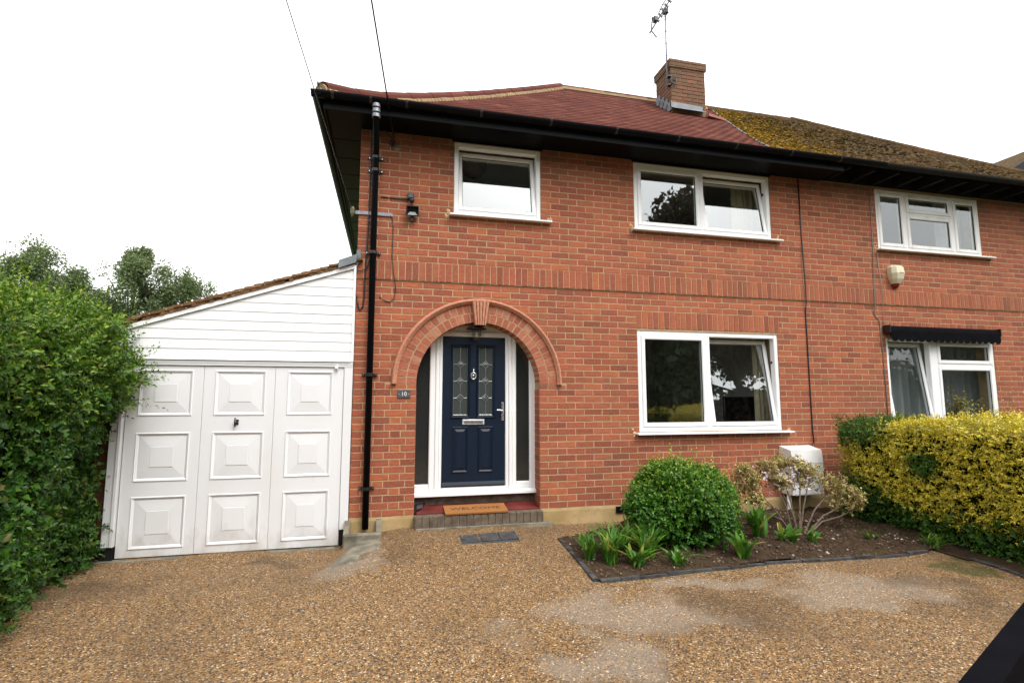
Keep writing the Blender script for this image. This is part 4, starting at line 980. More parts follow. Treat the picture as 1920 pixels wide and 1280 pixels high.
obj('insulator', MB().lathe([(0, 3.235), (.012, 3.24), (.018, 3.27), (.026, 3.29), (.02, 3.31), (.026, 3.325), (.012, 3.35), (0, 3.355)], -.498, -.03, 12), 'stoneware', brk, smooth=True)
obj('strap_arm', MB().tube([(-.47, -.01, 3.296), (-.5, -.03, 3.296)], .008, 6), 'galv', brk)
def cable(name, pts, r, mat, label, clips=()):
    o = obj(name, MB().tube(pts, r, 6), mat, smooth=True); tag(o, label, 'cable')
    for c in clips: obj('cable_clip', MB().cbox(c[0]-.008, c[0]+.008, c[1]-.010, c[1]+.008, c[2]-.012, c[2]+.012, .002), 'black_iron', o)
    return o
cx_ = [(-.24, -.04, 4.262), (-.30, -.016, 4.2), (-.322, -.012, 4.1), (-.325, -.011, 3.3), (-.335, -.011, 2.9), (-.345, -.026, 2.6), (-.35, -.011, 2.35), (-.36, -.011, 2.24), (-.39, -.011, 2.2), (-.41, -.011, 2.25), (-.425, -.010, 2.36)]
cable('wall_cable', cx_, .0085, 'black_iron', 'black cable clipped down the corner left of the downpipe', [(-.323, -.012, 3.85), (-.324, -.012, 3.55), (-.328, -.012, 3.2), (-.335, -.012, 2.92), (-.347, -.012, 2.42)])
cable('wall_cable', [(-.275, -.01, 3.47), (-.283, -.011, 3.2), (-.285, -.011, 2.86), (-.33, -.03, 2.66), (-.40, -.034, 2.63), (-.47, -.034, 2.635)], .006, 'black_iron', 'thin black cable looping from behind the downpipe to the garage gable')
cable('wall_cable', [(-.2, -.008, 3.495), (-.05, -.008, 3.494), (.095, -.012, 3.493)], .005, 'black_iron', 'short black cable running from the downpipe to the motion sensor')
cable('wall_cable', [(-.075, -.008, 3.28), (-.058, -.008, 3.15), (-.062, -.008, 2.83), (-.052, -.03, 2.7), (-.02, -.022, 2.5), (-.016, -.009, 2.42), (-.035, -.009, 2.33), (-.085, -.009, 2.305), (-.15, -.009, 2.33), (-.185, -.008, 2.36)], .0045, 'black_iron', 'thin black cable hanging in a loop right of the downpipe')
cable('wall_cable', [(5.385, -.008, 4.27), (5.388, -.008, 3.4), (5.382, -.03, 2.78), (5.38, -.03, 2.54), (5.377, -.008, 2.4), (5.374, -.008, .9), (5.372, -.02, .66)], .008, 'black_iron', 'straight black cable down the joint between the two houses')
cable('wall_cable', [(6.60, -.006, 4.27), (6.58, -.006, 3.3), (6.53, -.03, 2.78), (6.515, -.03, 2.54), (6.52, -.008, 2.42), (6.535, -.008, 2.38), (6.575, -.008, 2.36), (6.60, -.008, 2.32), (6.605, -.008, 1.98), (6.62, -.008, 1.9), (6.62, -.006, .9)], .006, 'cable_grey', 'grey kinked cable left of the mossy-roofed house windows')
cable('wall_cable', [(6.64, -.006, 3.33), (6.66, -.03, 2.79), (6.66, -.03, 2.54), (6.67, -.008, 2.3), (6.69, -.075, 2.2), (6.71, -.012, 2.03)], .005, 'cable_grey', 'thin grey cable from the upstairs sill down to the black awning')
# overhead cables
pole_top = Vector((-2.6, -14.2, 8.95))
def line(a, b_, n_=14, sag=.05): return [tuple(Vector(a).lerp(Vector(b_), i/n_)-Vector((0, 0, sag*4*(i/n_)*(1-i/n_)))) for i in range(n_+1)]
cable('overhead_cable', line((-.073, -.06, 4.165), (-2.2, -14.15, 9.1), 14, .02), .0075, 'black_iron', 'thick overhead cable reaching the wall just under the eaves')
cable('overhead_cable', line((-.5, -.045, 3.30), (-2.93, -14.15, 8.85), 14, .02), .004, 'black_iron', 'thin overhead cable passing the roof corner to the corner bracket')
ck = thing('cable_anchor', (-.07, -.0, 4.1), 'black cable clamp on a pale mortar patch under the eaves', 'clamp')
obj('hook', MB().tube([(-.09+.03*math.cos(t), -.03, 4.13+.035*math.sin(t)) for t in np.linspace(0, 6.28, 16)], .007, 6, cap=False).tube([(-.09, -.001, 4.11), (-.09, -.035, 4.13)], .012, 8), 'black_iron', ck)
obj('patch', MB().add([(-.035+.05*math.cos(t)*(1+.2*math.sin(3*t)), -.004, 4.09+.03*math.sin(t)) for t in np.linspace(0, 6, 12)]+[(-.035, -.012, 4.09)], [(i, (i+1) % 12, 12) for i in range(12)]), 'concrete', ck)
obj('tail', MB().tube([(-.08, -.03, 4.15), (-.13, -.05, 4.22), (-.2, -.08, 4.262)], .006, 6), 'black_iron', ck)
pole = thing('telegraph_pole', (-2.56, -14.2, -.4), 'tall timber telegraph pole across the road that carries the overhead cables', 'pole')
obj('shaft', MB().tube([(-2.56, -14.2, -.5), (-2.56, -14.2, 4), (-2.56, -14.2, 9.5)], [.15, .13, .1], 12), 'bark', pole, smooth=True); obj('crossarm', MB().box(-3.1, -2.0, -14.25, -14.14, 8.8, 9.12), 'bark', pole)
# eaves corner spotlight
sp = thing('corner_lamp', (-.845, -.45, 4.40), 'small silver ball lamp on a bracket at the roof corner above the gutter', 'lamp')
obj('stem', MB().tube([(-.815, -.46, 4.385), (-.82, -.462, 4.45), (-.838, -.465, 4.475)], .007, 8), 'paint_white', sp)
obj('head', MB().lathe([(0, 4.455), (.016, 4.46), (.021, 4.477), (.016, 4.494), (0, 4.5)], -.845, -.466, 12), 'galv', sp, smooth=True)
# alarm box
al = thing('alarm_box', (6.91, 0, 2.83), 'cream wedge alarm box with red base on the right house wall', 'alarm')
def shield(rows_):
    mb = MB(); vs_ = []
    for z, hw, d in rows_: vs_ += [(6.91-hw, -.002, z), (6.91-hw, -.002-d*.6, z), (6.91-hw*.6, -.002-d, z), (6.91+hw*.6, -.002-d, z), (6.91+hw, -.002-d*.6, z), (6.91+hw, -.002, z)]
    k = len(rows_); mb.add(vs_, [(r_*6+i, r_*6+i+1, (r_+1)*6+i+1, (r_+1)*6+i) for r_ in range(k-1) for i in range(5)]+[tuple(range(6)), tuple(range(k*6-1, k*6-7, -1))]); return mb
body = obj('casing', shield([(3.12, .085, .075), (3.09, .108, .105), (3.0, .108, .12), (2.92, .09, .105), (2.86, .058, .075)]), 'cream', al); obj('name_strip', MB().box(6.885, 6.96, -.124, -.118, 3.0, 3.008), 'galv', body)
obj('solar_panel', MB().box(6.855, 6.965, -.07, -.015, 3.1205, 3.124), 'solar', al)
mb = MB(); vs_ = []
for z, hx, dy in ((2.859, .056, .074), (2.83, .05, .066), (2.80, .03, .04), (2.79, .0, .0)): vs_ += [(6.91+hx*math.cos(t), -.002-dy*math.sin(t)*1.0, z) for t in np.linspace(0, math.pi, 10)]
mb.add(vs_, [(r_*10+i, r_*10+i+1, (r_+1)*10+i+1, (r_+1)*10+i) for r_ in range(3) for i in range(9)]); obj('strobe', mb, 'red_plastic', al, smooth=True)
# awning, rolled, with scalloped valance
aw = thing('awning', (7.7, -.06, 2.1), 'black rolled awning with scalloped edge above the right-hand downstairs window', 'awning')
obj('cassette', MB().prism_x([(-.003, 2.255), (-.003, 2.165), (-.10, 2.16), (-.112, 2.18), (-.10, 2.22), (-.06, 2.252)], 6.66, 8.66), 'awning', aw)
nsc = 17; vs_ = []; X0, X1 = 6.665, 8.655
for i in range(nsc*8+1):
    x = X0+(X1-X0)*i/(nsc*8); z = 2.03+.045*(1-abs(math.sin(math.pi*i/8)))**1.4; vs_ += [(x, -.112, 2.18), (x, -.114, z), (x, -.106, z), (x, -.106, 2.18)]
fs_ = []
for i in range(nsc*8): fs_ += [(i*4+j, i*4+4+j, i*4+4+(j+1) % 4, i*4+(j+1) % 4) for j in range(4)]
obj('valance', MB().add(vs_, fs_), 'awning', aw)
for x in (6.653, 8.667): obj('end_plate', MB().box(x-.006, x+.006, -.116, -.002, 2.15, 2.258), 'black_iron', aw)
# meter box
mt = thing('meter_box', (5.08, -.1, .03), 'weathered white meter box on the wall behind the straggly shrub', 'meter box')
mp = [(0., .64), (0., .05), (-.2, .05), (-.215, .43), (-.2, .60)]
obj('casing', MB().prism_x([(y-.002, z) for y, z in mp], 4.85, 5.31), 'pvc_old', mt)
obj('door', MB().add([(4.865, -.2215, .43), (4.865, -.2065, .06), (5.295, -.2065, .06), (5.295, -.2215, .43), (4.865, -.21, .43), (4.865, -.195, .06), (5.295, -.195, .06), (5.295, -.21, .43)], [(0, 1, 2, 3), (4, 0, 3, 7), (0, 4, 5, 1), (3, 2, 6, 7), (1, 5, 6, 2)]), 'pvc_old', mt)
obj('lid_gap', MB().box(4.856, 5.304, -.2175, -.2115, .433, .4375), 'black_iron', mt)
obj('lock', MB().tube([(5.08, -.2, .39), (5.08, -.228, .39)], .01, 8), 'galv', mt)
obj('conduit', MB().tube([(4.88, -.10, .06), (4.875, -.1, -.4)], .026, 12), 'pvc', mt, smooth=True)
# porch lamp
lm = thing('porch_lamp', (.915, .1, 2.0), 'small caged lantern hanging from a dark disc inside the porch arch', 'lamp')
obj('canopy', MB().lathe([(0, 2.085), (.05, 2.075), (.115, 2.052), (.12, 2.044), (.05, 2.04), (0, 2.04)], .915, .1, 24), 'black_iron', lm, smooth=True)
cg = MB()
for i in range(6):
    t = i*1.0472; cg.tube([(.915+.045*math.cos(t), .1+.045*math.sin(t), 2.045), (.915+.05*math.cos(t), .1+.05*math.sin(t), 1.98), (.915+.03*math.cos(t), .1+.03*math.sin(t), 1.925)], .0028, 5)
cg.tube([(.915+.05*math.cos(t), .1+.05*math.sin(t), 1.985) for t in np.linspace(0, 6.283, 20)], .003, 5, cap=False); cg.tube([(.915+.03*math.cos(t), .1+.03*math.sin(t), 1.925) for t in np.linspace(0, 6.283, 14)], .003, 5, cap=False)
obj('cage', cg, 'bark', lm); obj('bulb', MB().lathe([(0, 1.945), (.018, 1.955), (.024, 1.98), (.014, 2.01), (.01, 2.045), (0, 2.045)], .915, .1, 12), 'lamp_glass', lm, smooth=True)
# doormat, boot scraper, drain grate, gully
mt_ = thing('doormat', (.9, .02, .02), 'orange coir doormat reading WELCOME on the doorstep', 'doormat')
tl_ = math.atan2(.034, .24)
M = Matrix.Translation((.905, .015, .034)) @ Matrix.Rotation(.16, 4, 'X')
obj('mat', MB().box(-.345, .345, -.125, .125, -.008, .008).xf(M), 'coir', mt_)
tx = text_mb('WELCOME', .1, .0008, M @ Matrix.Translation((0, .0, .009)) @ Matrix.Diagonal((1.15, .95, 1, 1))); obj('lettering', tx, 'coir_text', mt_)
bs = thing('boot_scraper', (.3, .1, .03), 'black iron boot scraper frame at the left end of the doorstep', 'boot scraper')
mb = MB().tube([(.25, .02, .02), (.25, .03, .12), (.36, .16, .10), (.34, .19, .05)], .008, 6); mb.tube([(.25, .02, .05), (.33, .14, .04), (.35, .17, .06)], .007, 6); mb.box(.236, .262, .012, .035, .0, .12)
obj('frame', mb, 'black_iron', bs); obj('blade', MB().add([(.25, .03, .04), (.34, .15, .045), (.34, .15, .085), (.25, .03, .09)], [(0, 1, 2, 3)]), 'galv', bs)
dg = thing('drain_cover', (.95, -.55, -.15), 'dark grey three-panel drain cover set in the gravel before the step', 'drain cover')
gc = [(.648, -.409), (1.262, -.355), (1.235, -.70), (.655, -.705)]
obj('frame', MB().prism_z([(x, y) for x, y in reversed(gc)], -.22, -.137), 'slate', dg)
for i in range(3):
    def lerp(a, b_, t): return (a[0]+(b_[0]-a[0])*t, a[1]+(b_[1]-a[1])*t)
    t0, t1 = i/3+.015, (i+1)/3-.015; A, B, C_, D = lerp(gc[0], gc[1], t0), lerp(gc[0], gc[1], t1), lerp(gc[3], gc[2], t1), lerp(gc[3], gc[2], t0)
    ins = lambda p, q: lerp(p, q, .06)
    obj('panel', MB().prism_z([ins(D, A), ins(C_, B), ins(B, C_), ins(A, D)], -.14, -.127), 'edging', dg)
gu = thing('drain_gully', (-.28, -.15, -.25), 'mossy concrete gully surround under the foot of the downpipe', 'gully')
obj('front_kerb', MB().cbox(-.47, -.10, -.27, -.215, -.40, -.10, .014), 'concrete', gu)
for x in (-.47, -.155): 
    mb = MB().prism_x([(-.214, -.40), (-.02, -.40), (-.02, -.02), (-.05, -.005), (-.09, -.01), (-.214, -.10)], x, x+.055); obj('side_kerb', mb, 'concrete', gu)
obj('basin', MB().box(-.414, -.156, -.214, -.02, -.4, -.2), 'concrete', gu)
ap = sheet('concrete_apron', -.56, -.04, -.98, -.26, .04, 'concrete', lambda X, Y: gz(X, Y)+.003+.006*np.sin(X*9)*np.cos(Y*8)-.05*np.clip(np.hypot((X+.36)/.3, (Y+.5)/.5)-.75, 0, 1)); tag(ap, kind='structure')
# litter
tag(obj('fallen_leaf', MB().add([(-1.17, -1.0, -.246), (-1.14, -1.02, -.238), (-1.10, -1.0, -.244), (-1.13, -.985, -.24)], [(0, 1, 3), (1, 2, 3)]), 'leaf_gold'), 'single yellow fallen leaf on the gravel before the garage door', 'leaf')
# foreground gate, dark timber
gt_ = thing('timber_gate', (1.6, -4.8, -.2), 'dark timber gate top cutting across the bottom right corner', 'gate')
Mg = Matrix.Translation((.62, -5.253, 0)) @ Matrix.Rotation(math.atan2(.226, .498), 4, 'Z')
obj('top_rail', MB().cbox(-.3, 2.5, -.042, 0, .745, .80, .004).xf(Mg), 'timber_black', gt_)
obj('bottom_rail', MB().box(-.3, 2.5, -.040, -.004, -.1, -.03).xf(Mg), 'timber_black', gt_)
for i in range(18): obj('gate_board', MB().cbox(-.3+i*.1556, -.3+i*.1556+.150, -.036, -.008, -.03, .745, .003).xf(Mg), 'timber_black', gt_)
for xq in (-.3, 2.43): obj('gate_stile', MB().box(xq, xq+.07, -.006, .03, -.14, .744).xf(Mg), 'timber_black', gt_)

# third house far right
h3 = thing('brick_house', (21.5, 10, -.3), 'far house roof peeping over the hip of the mossy roof at right edge', 'house')
obj('wall', MB().prism([(15.6, -.4), (28, -.4), (28, 6.5), (21.8, 9.8), (15.6, 6.5)], 6.2, 14), 'brick_n', h3)
obj('roof', MB().add([(x, y, z) for y in (5.9, 14.3) for x, z in ((15, 6.25), (21.8, 9.99), (28.6, 6.25), (28.6, 6.1), (21.8, 9.82), (15, 6.1))], [(0, 6, 7, 1), (1, 7, 8, 2), (5, 4, 10, 11), (4, 3, 9, 10), (0, 1, 4, 5), (1, 2, 3, 4), (7, 6, 11, 10), (8, 7, 10, 9)]), 'tile_mossy', h3)
obj('verge_board', MB().prism([(15, 6.08), (21.8, 9.80), (21.8, 10.03), (15, 6.29)], 5.84, 5.895), 'black_old', h3)

# TV aerial on the chimney
an = thing('tv_aerial', (4.98, 2.55, 7.15), 'yagi television aerial on a thin mast strapped to the chimney', 'aerial')
obj('mast', MB().tube([(4.955, 2.55, 7.12), (4.965, 2.55, 8.72)], .017, 10), 'alu', an, smooth=True)
for z in (7.5, 7.75, 8.0, 8.25, 8.5): obj('cable_tie', MB().lathe([(.0145, z-.008), (.019, z-.006), (.019, z+.006), (.0145, z+.008)], 4.96, 2.55, 8), 'black_iron', an)
A_, B_ = Vector((4.62, 2.55, 8.16)), Vector((5.3, 2.35, 9.35)); dirn = (B_-A_).normalized()
bm_ = MB().tube([A_, B_], .013, 8); nn = dirn.cross(Vector((0, 1, 0))).normalized(); bm_.tube([A_+dirn*.42+nn*.05+Vector((0, 0, 0)), A_+dirn*.6+nn*.07, B_+nn*.07], .010, 6); obj('boom', bm_, 'black_iron', an)
el = MB()
for i in range(9):
    c = A_+dirn*(.3+i*.115)
    el.tube([c-nn*.05-dirn*.02, c+nn*.05+dirn*.02], .012, 5); el.tube([c-nn*.05+dirn*.02, c+nn*.05-dirn*.02], .010, 5); el.tube([c+Vector((-.13, -.0, .02)), c+Vector((.13, .0, -.02))], .004, 5)
obj('director', el, 'black_iron', an)
obj('dipole_box', MB().cbox(4.70, 4.78, 2.49, 2.57, 8.40, 8.50, .01), 'black_iron', an); obj('mast_clamp', MB().cbox(4.92, 5.01, 2.5, 2.59, 8.62, 8.72, .01), 'black_iron', an)
rf = MB(); c = A_+dirn*.06
rf.tube([c, c+Vector((.03, 0, .28))], .010, 5); rf.tube([c, c+Vector((.11, 0, -.12))], .010, 5)
for i in range(5): 
    for e in (Vector((.03, 0, .28)), Vector((.11, 0, -.12))):
        q = c+e*((i+1)/5); rf.tube([q-Vector((.16, 0, -.02)), q+Vector((.16, 0, -.02))], .0025, 4)
obj('reflector', rf, 'black_iron', an)
obj('mast_bracket', MB().box(4.94, 5.01, 2.475, 2.56, 7.125, 7.15).box(4.94, 5.01, 2.475, 2.56, 7.30, 7.32).tube([(5.04+.06*math.cos(t), 2.462, 7.215+.085*math.sin(t)) for t in np.linspace(0, 6.28, 22)], .009, 6, cap=False).tube([(5.04+.045*math.cos(t), 2.455, 7.21+.07*math.sin(t)) for t in np.linspace(0, 6.28, 22)], .008, 6, cap=False), 'black_iron', an)

# ------------------------------------------------------------------ planting
LEAF_F = np.array([(0, 2, 1), (0, 3, 2), (1, 2, 4), (2, 3, 4)])
def leaves(P, D, N, L, W, fold=.25):
    D = D/np.linalg.norm(D, axis=1, keepdims=True); B = np.cross(D, N); B /= np.linalg.norm(B, axis=1, keepdims=True)+1e-9; U = np.cross(B, D)
    L = L[:, None]; W = W[:, None]
    V = np.stack([P, P+D*L*.45-B*W*.5+U*W*fold, P+D*L*.48, P+D*L*.45+B*W*.5+U*W*fold, P+D*L-U*L*.12], 1)
    n = len(P); F = (LEAF_F[None]+5*np.arange(n)[:, None, None]).reshape(-1, 3); return V.reshape(-1, 3), F
def unit(n): v = rng.normal(0, 1, (n, 3)); return v/np.linalg.norm(v, axis=1, keepdims=True)
def sprigs(P, N, k, slen_, L, up=.35, spread=.5, tipfrac=.3, W=.5):
    """leafy shoots: k leaves up each stem; returns verts, faces, 0..1 place along the stem per vertex"""
    m = len(P); ax = N*.75+np.array([0, 0, up])+rng.normal(0, spread, (m, 3)); ax /= np.linalg.norm(ax, axis=1, keepdims=True)
    sl = slen_*rng.uniform(.5, 1.3, m); r0 = np.cross(ax, unit(m)); r0 /= np.linalg.norm(r0, axis=1, keepdims=True); r1 = np.cross(ax, r0)
    t = np.tile((np.arange(k)+.6)/k, (m, 1))+rng.normal(0, .04, (m, k)); ph = np.arange(k)[None]*2.2+rng.uniform(0, 6.28, (m, 1))+rng.normal(0, .3, (m, k))
    rad = r0[:, None]*np.cos(ph)[..., None]+r1[:, None]*np.sin(ph)[..., None]
    pos = P[:, None]+ax[:, None]*(t*sl[:, None])[..., None]
    D = rad*(1-.45*t)[..., None]+ax[:, None]*(.35+.55*t)[..., None]+rng.normal(0, .18, (m, k, 3)); Nn = ax[:, None]*.8-rad*.3+np.array([0, 0, .5])
    Ls = L*rng.uniform(.65, 1.25, (m, k))*(1-.35*t)
    V, F = leaves(pos.reshape(-1, 3), D.reshape(-1, 3), Nn.reshape(-1, 3), Ls.ravel(), Ls.ravel()*W)
    return V, F, np.repeat(t.ravel(), 5), np.repeat(np.arange(m), 5*k)
def wob(p, f=1.7): return .5*(np.sin(p[:, 0]*f*2.1+p[:, 2]*f*1.3+.7)+np.sin(p[:, 1]*f*1.9-p[:, 2]*f*1.7+2)+.6*np.sin(p[:, 0]*f*4.3+p[:, 1]*f*5.1))

def longs_(*a, **k): return tag(npmesh('long_shoots', *a, **k), kind='stuff')
# left hedge: cross-section x,z run along y
LH = np.array([(-2.74, -.25), (-2.70, .2), (-2.67, .6), (-2.60, 1.0), (-2.46, 1.3), (-2.41, 1.5), (-2.50, 1.70), (-2.70, 1.88), (-3.0, 2.03), (-3.5, 2.16), (-4.3, 2.22)])
seg = np.r_[0, np.cumsum(np.hypot(*np.diff(LH, axis=0).T))]; LN = np.gradient(LH, seg, axis=0); LN = np.stack([-LN[:, 1]*-1, LN[:, 0]*-1], 1)   # outward (+x,+z side)
def lh_sample(m, y0, y1, depth):
    d = rng.uniform(0, seg[-1], m); x = np.interp(d, seg, LH[:, 0]); z = np.interp(d, seg, LH[:, 1])
    nx = np.interp(d, seg, LN[:, 0]); nz_ = np.interp(d, seg, LN[:, 1]); y = rng.uniform(y0, y1, m)
    N = np.stack([nx, np.zeros(m), nz_], 1); N /= np.linalg.norm(N, axis=1, keepdims=True)
    P = np.stack([x, y, z], 1); P[:, 0] += .24*np.clip(-y-.35, 0, 1.7)*np.clip((1.3-z)/1., 0, 1)
    e = np.clip((y+.15)/.25, 0, 1)                       # rounded far end near the garage
    P[:, 0] -= e*e*.35; N[:, 1] += e; N /= np.linalg.norm(N, axis=1, keepdims=True)
    P += N*(wob(P)*.10-depth*rng.random(m)**1.3)[:, None]; return P, N
hg = thing('hedge', (-3.2, -1.2, -.26), 'tall dense green hedge left of the white garage', 'hedge')
m = 7000; P, N = lh_sample(m, -3.3, .12, .26); kq = (wob(P*1.0, 3.3)+rng.normal(0, .25, m) > -.62); P, N = P[kq], N[kq]; m = len(P); V, F, t, sid = sprigs(P, N, 11, .16, .056, .25, .55, W=.52)
top = np.clip((P[:, 2]-.9)/1.1, 0, 1)[sid]; tint = np.clip((t-.45)*1.3, 0, 1)*np.clip(.3+1.*top, 0, 1)*rng.uniform(.3, 1, m)[sid]+.28*top
npmesh('foliage', V, F, 'leaf_hedge', hg, tint)
# long loose shoots that break the outline
P, N = lh_sample(260, -1.9, .12, .03); kp = P[:, 2] > 1.1; P, N = P[kp], N[kp]
V, F, t, sid = sprigs(P, N, 16, .34, .05, .55, .35, W=.42); longs_(V, F, 'leaf_hedge', hg, np.clip(.25+.6*t, 0, 1)*.8)
# ivy low down with broader leaves
P, N = lh_sample(1500, -3, .1, .05); kp = P[:, 2] < 1.3; P, N = P[kp], N[kp]; V, F, t, sid = sprigs(P, N, 4, .1, .075, -.2, .5, W=.85); npmesh('ivy', V, F, 'leaf_hedge', hg, t*0+.02)
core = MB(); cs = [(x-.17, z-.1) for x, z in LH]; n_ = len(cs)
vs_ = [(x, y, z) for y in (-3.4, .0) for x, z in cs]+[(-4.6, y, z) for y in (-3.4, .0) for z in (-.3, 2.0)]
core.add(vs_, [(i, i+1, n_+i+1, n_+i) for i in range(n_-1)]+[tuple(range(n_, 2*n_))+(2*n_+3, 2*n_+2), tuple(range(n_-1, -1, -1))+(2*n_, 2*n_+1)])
obj('shade_core', core, 'hedge_core', hg)  # solid dark body, the hedge's inner shade put in as colour
st_m = MB()
for i in range(26):
    y = random.uniform(-2.6, .0); x = -2.85+random.uniform(-.1, .04); st_m.tube([(x, y, -.28), (x+random.uniform(-.06, .06), y+random.uniform(-.08, .08), .4), (x+random.uniform(-.1, .05), y+random.uniform(-.2, .2), 1.1)], [.014, .011, .007], 6)
obj('stems', st_m, 'bark', hg)

# right golden hedge along the boundary
rh = thing('hedge', (5.75, -1.7, -.2), 'clipped golden yellow hedge with green patches at right', 'hedge')
def rh_sample(m, depth):
    """box hedge: x 5.28..6.3, y -3.4..-.42, z -.2..1.0 with rounded top"""
    f = rng.random(m); P = np.zeros((m, 3)); N = np.zeros((m, 3)); y = rng.uniform(-3.4, -.40, m)
    zt = np.interp(y, [-3.4, -2.4, -1.3, -.4], [1.02, 1.0, .98, .92])
    side = f < .55; tp = (f >= .55) & (f < .85); en = f >= .85
    z = rng.uniform(-.2, 1, m)*1.0; z = -.2+(zt+.2)*rng.random(m)
    xs_ = 5.34+.10*np.clip((.25-z)/.45, 0, 1)
    P[side] = np.stack([xs_, y, z], 1)[side]; N[side] = (-1, 0, .08)
    P[tp] = np.stack([rng.uniform(5.36, 6.3, m), y, zt], 1)[tp]; N[tp] = (0, 0, 1)
    P[en] = np.stack([rng.uniform(5.36, 6.3, m), np.full(m, -.42), z], 1)[en]; N[en] = (0, 1, 0)
    P += N*(wob(P, 2.4)*.05-depth*rng.random(m)**1.6)[:, None]
    return P, N
m = 8200; P, N = rh_sample(m, .13); V, F, t, sid = sprigs(P, N, 9, .10, .032, .2, .5, W=.55)
y_, z_ = P[:, 1], P[:, 2]
green = np.clip((.46-.42*(-y_-.5)-z_)/.2+.2, 0, 1)          # reverted green foliage low at the wall end
green = np.maximum(green, np.clip((y_+1.15)/.35, 0, 1)*np.clip((z_-.6)/.18, 0, 1))
green = np.maximum(green, np.clip(1-np.hypot((y_+1.45)/.22, (z_-.55)/.2), 0, 1)*1.6); green = np.maximum(green, np.clip((.12-z_)/.2, 0, 1))
gold = np.clip(1.05-green*1.4+rng.normal(0, .22, m), 0, 1)
tint = np.clip(gold[sid]*(.6+.5*t), 0, 1)
npmesh('foliage', V, F, 'leaf_gold', rh, tint)
cb = MB().box(5.47, 6.2, -3.3, -.52, -.25, .86); obj('shade_core', cb, 'hedge_core', rh)  # dark block, painted shade behind the golden leaves
P, N = rh_sample(900, 0); kp = (P[:, 2] < .15) & (N[:, 0] < -.5); P, N = P[kp], N[kp]; V, F, t, sid = sprigs(P, N, 5, .12, .06, -.1, .5, W=.8); npmesh('ivy', V, F, 'leaf_hedge', rh, t*.1)
P = np.stack([rng.uniform(5.4, 5.9, 14), rng.uniform(-2.6, -1.6, 14), np.full(14, .98)], 1); V, F, t, sid = sprigs(P, np.tile((0, 0, 1.), (14, 1)), 12, .3, .03, .6, .45, W=.5); longs_(V, F, 'leaf_gold', rh, t*.5)

# round bush
bu = thing('bush', (2.85, -1.0, -.2), 'rounded glossy green bush in the flower bed below the window', 'bush')
m = 4300; N = unit(m); N[:, 2] = np.abs(N[:, 2]*1.0)*np.where(rng.random(m) < .28, -.6, 1); N /= np.linalg.norm(N, axis=1, keepdims=True)
Rd = np.array([.51, .46, .41]); P = np.array([2.85, -1.0, .17])+N*Rd*(1+.13*wob(N*1.1, 2.3)[:, None])*(1-.3*rng.random((m, 1))**2)
P[:, 2] = np.maximum(P[:, 2], -.17)
V, F, t, sid = sprigs(P, N, 9, .085, .036, .25, .45, W=.62)
tint = np.clip((t-.55)*1.4, 0, 1)*(rng.random(m) < .65)[sid]*np.clip(.45+N[sid, 2]*.7, 0, 1)+.12*np.clip(N[sid, 2], 0, 1)
npmesh('foliage', V, F, 'leaf_bush', bu, tint)
P = np.array([2.85, -1., .17])+unit(130)*Rd; P = P[P[:, 2] > .36]; V, F, t, sid = sprigs(P, np.tile((0, 0, 1.), (len(P), 1)), 12, .2, .034, .7, .25, W=.55); longs_(V, F, 'leaf_bush', bu, .35+.6*t)
cm_ = MB(); vs_, fs_ = [], []
for i in range(9):
    ph = math.pi*i/8
    vs_ += [(2.85+.42*math.sin(ph)*math.cos(a), -1.+.38*math.sin(ph)*math.sin(a), .12+.33*math.cos(ph)) for a in np.linspace(0, 6.283, 14, endpoint=False)]
for i in range(8): fs_ += [(i*14+j, i*14+(j+1) % 14, (i+1)*14+(j+1) % 14, (i+1)*14+j) for j in range(14)]
obj('shade_core', cm_.add(vs_, fs_), 'hedge_core', bu)  # dark ball, shade painted in behind the bush leaves
obj('stems', MB().tube([(2.85, -1, -.25), (2.86, -1, .1)], [.03, .02], 8), 'bark', bu)

# straggly pale shrub
sh = thing('shrub', (4.15, -.95, -.2), 'straggly bare-stemmed shrub with pale yellow budding leaves before the meter box', 'shrub')
tw = MB(); tips = []
def branch(p, d, L, r_, lev):
    q = p+d*L*.5+Vector((random.uniform(-.03, .03), random.uniform(-.03, .03), .01)); e = q+(d+Vector((random.uniform(-.25, .25), random.uniform(-.25, .25), random.uniform(-.1, .2)))).normalized()*L*.5
    tw.tube([p, q, e], [r_, r_*.8, r_*.6], 5)
    if lev == 0: tips.append(e); tips.append(q.lerp(e, .5)); return
    for i in range(3):
        nd = (d*.7+Vector((random.uniform(-.7, .7), random.uniform(-.6, .6), random.uniform(-.05, .45)))).normalized(); branch(e, nd, L*random.uniform(.5, .75), r_*.6, lev-1)
base_ = Vector((4.1, -1.12, -.2))
for tgt in ((3.62, -.85, .42), (3.72, -.9, .28), (3.95, -.9, .45), (4.15, -.85, .48), (4.35, -.9, .44), (4.5, -.85, .36), (4.7, -.95, .28), (4.88, -1.0, .15), (4.75, -1.1, .05), (4.05, -1.0, .25), (3.75, -1.0, .12)):
    T = Vector(tgt); mid = base_.lerp(T, .45)+Vector((0, 0, .05)); tw.tube([base_+Vector((random.uniform(-.04, .04), random.uniform(-.04, .04), -.03)), mid, base_.lerp(T, .8)], [.012, .008, .006], 6)
    branch(base_.lerp(T, .8), (T-mid).normalized(), .1, .005, 2)
obj('stems', tw, 'twig', sh)
tp_ = np.array([tuple(p) for p in tips]); tp_ = tp_[tp_[:, 2] > -.02]; P = np.repeat(tp_, 8, 0)+rng.normal(0, .032, (len(tp_)*8, 3)); N = unit(len(P)); N[:, 2] = np.abs(N[:, 2])
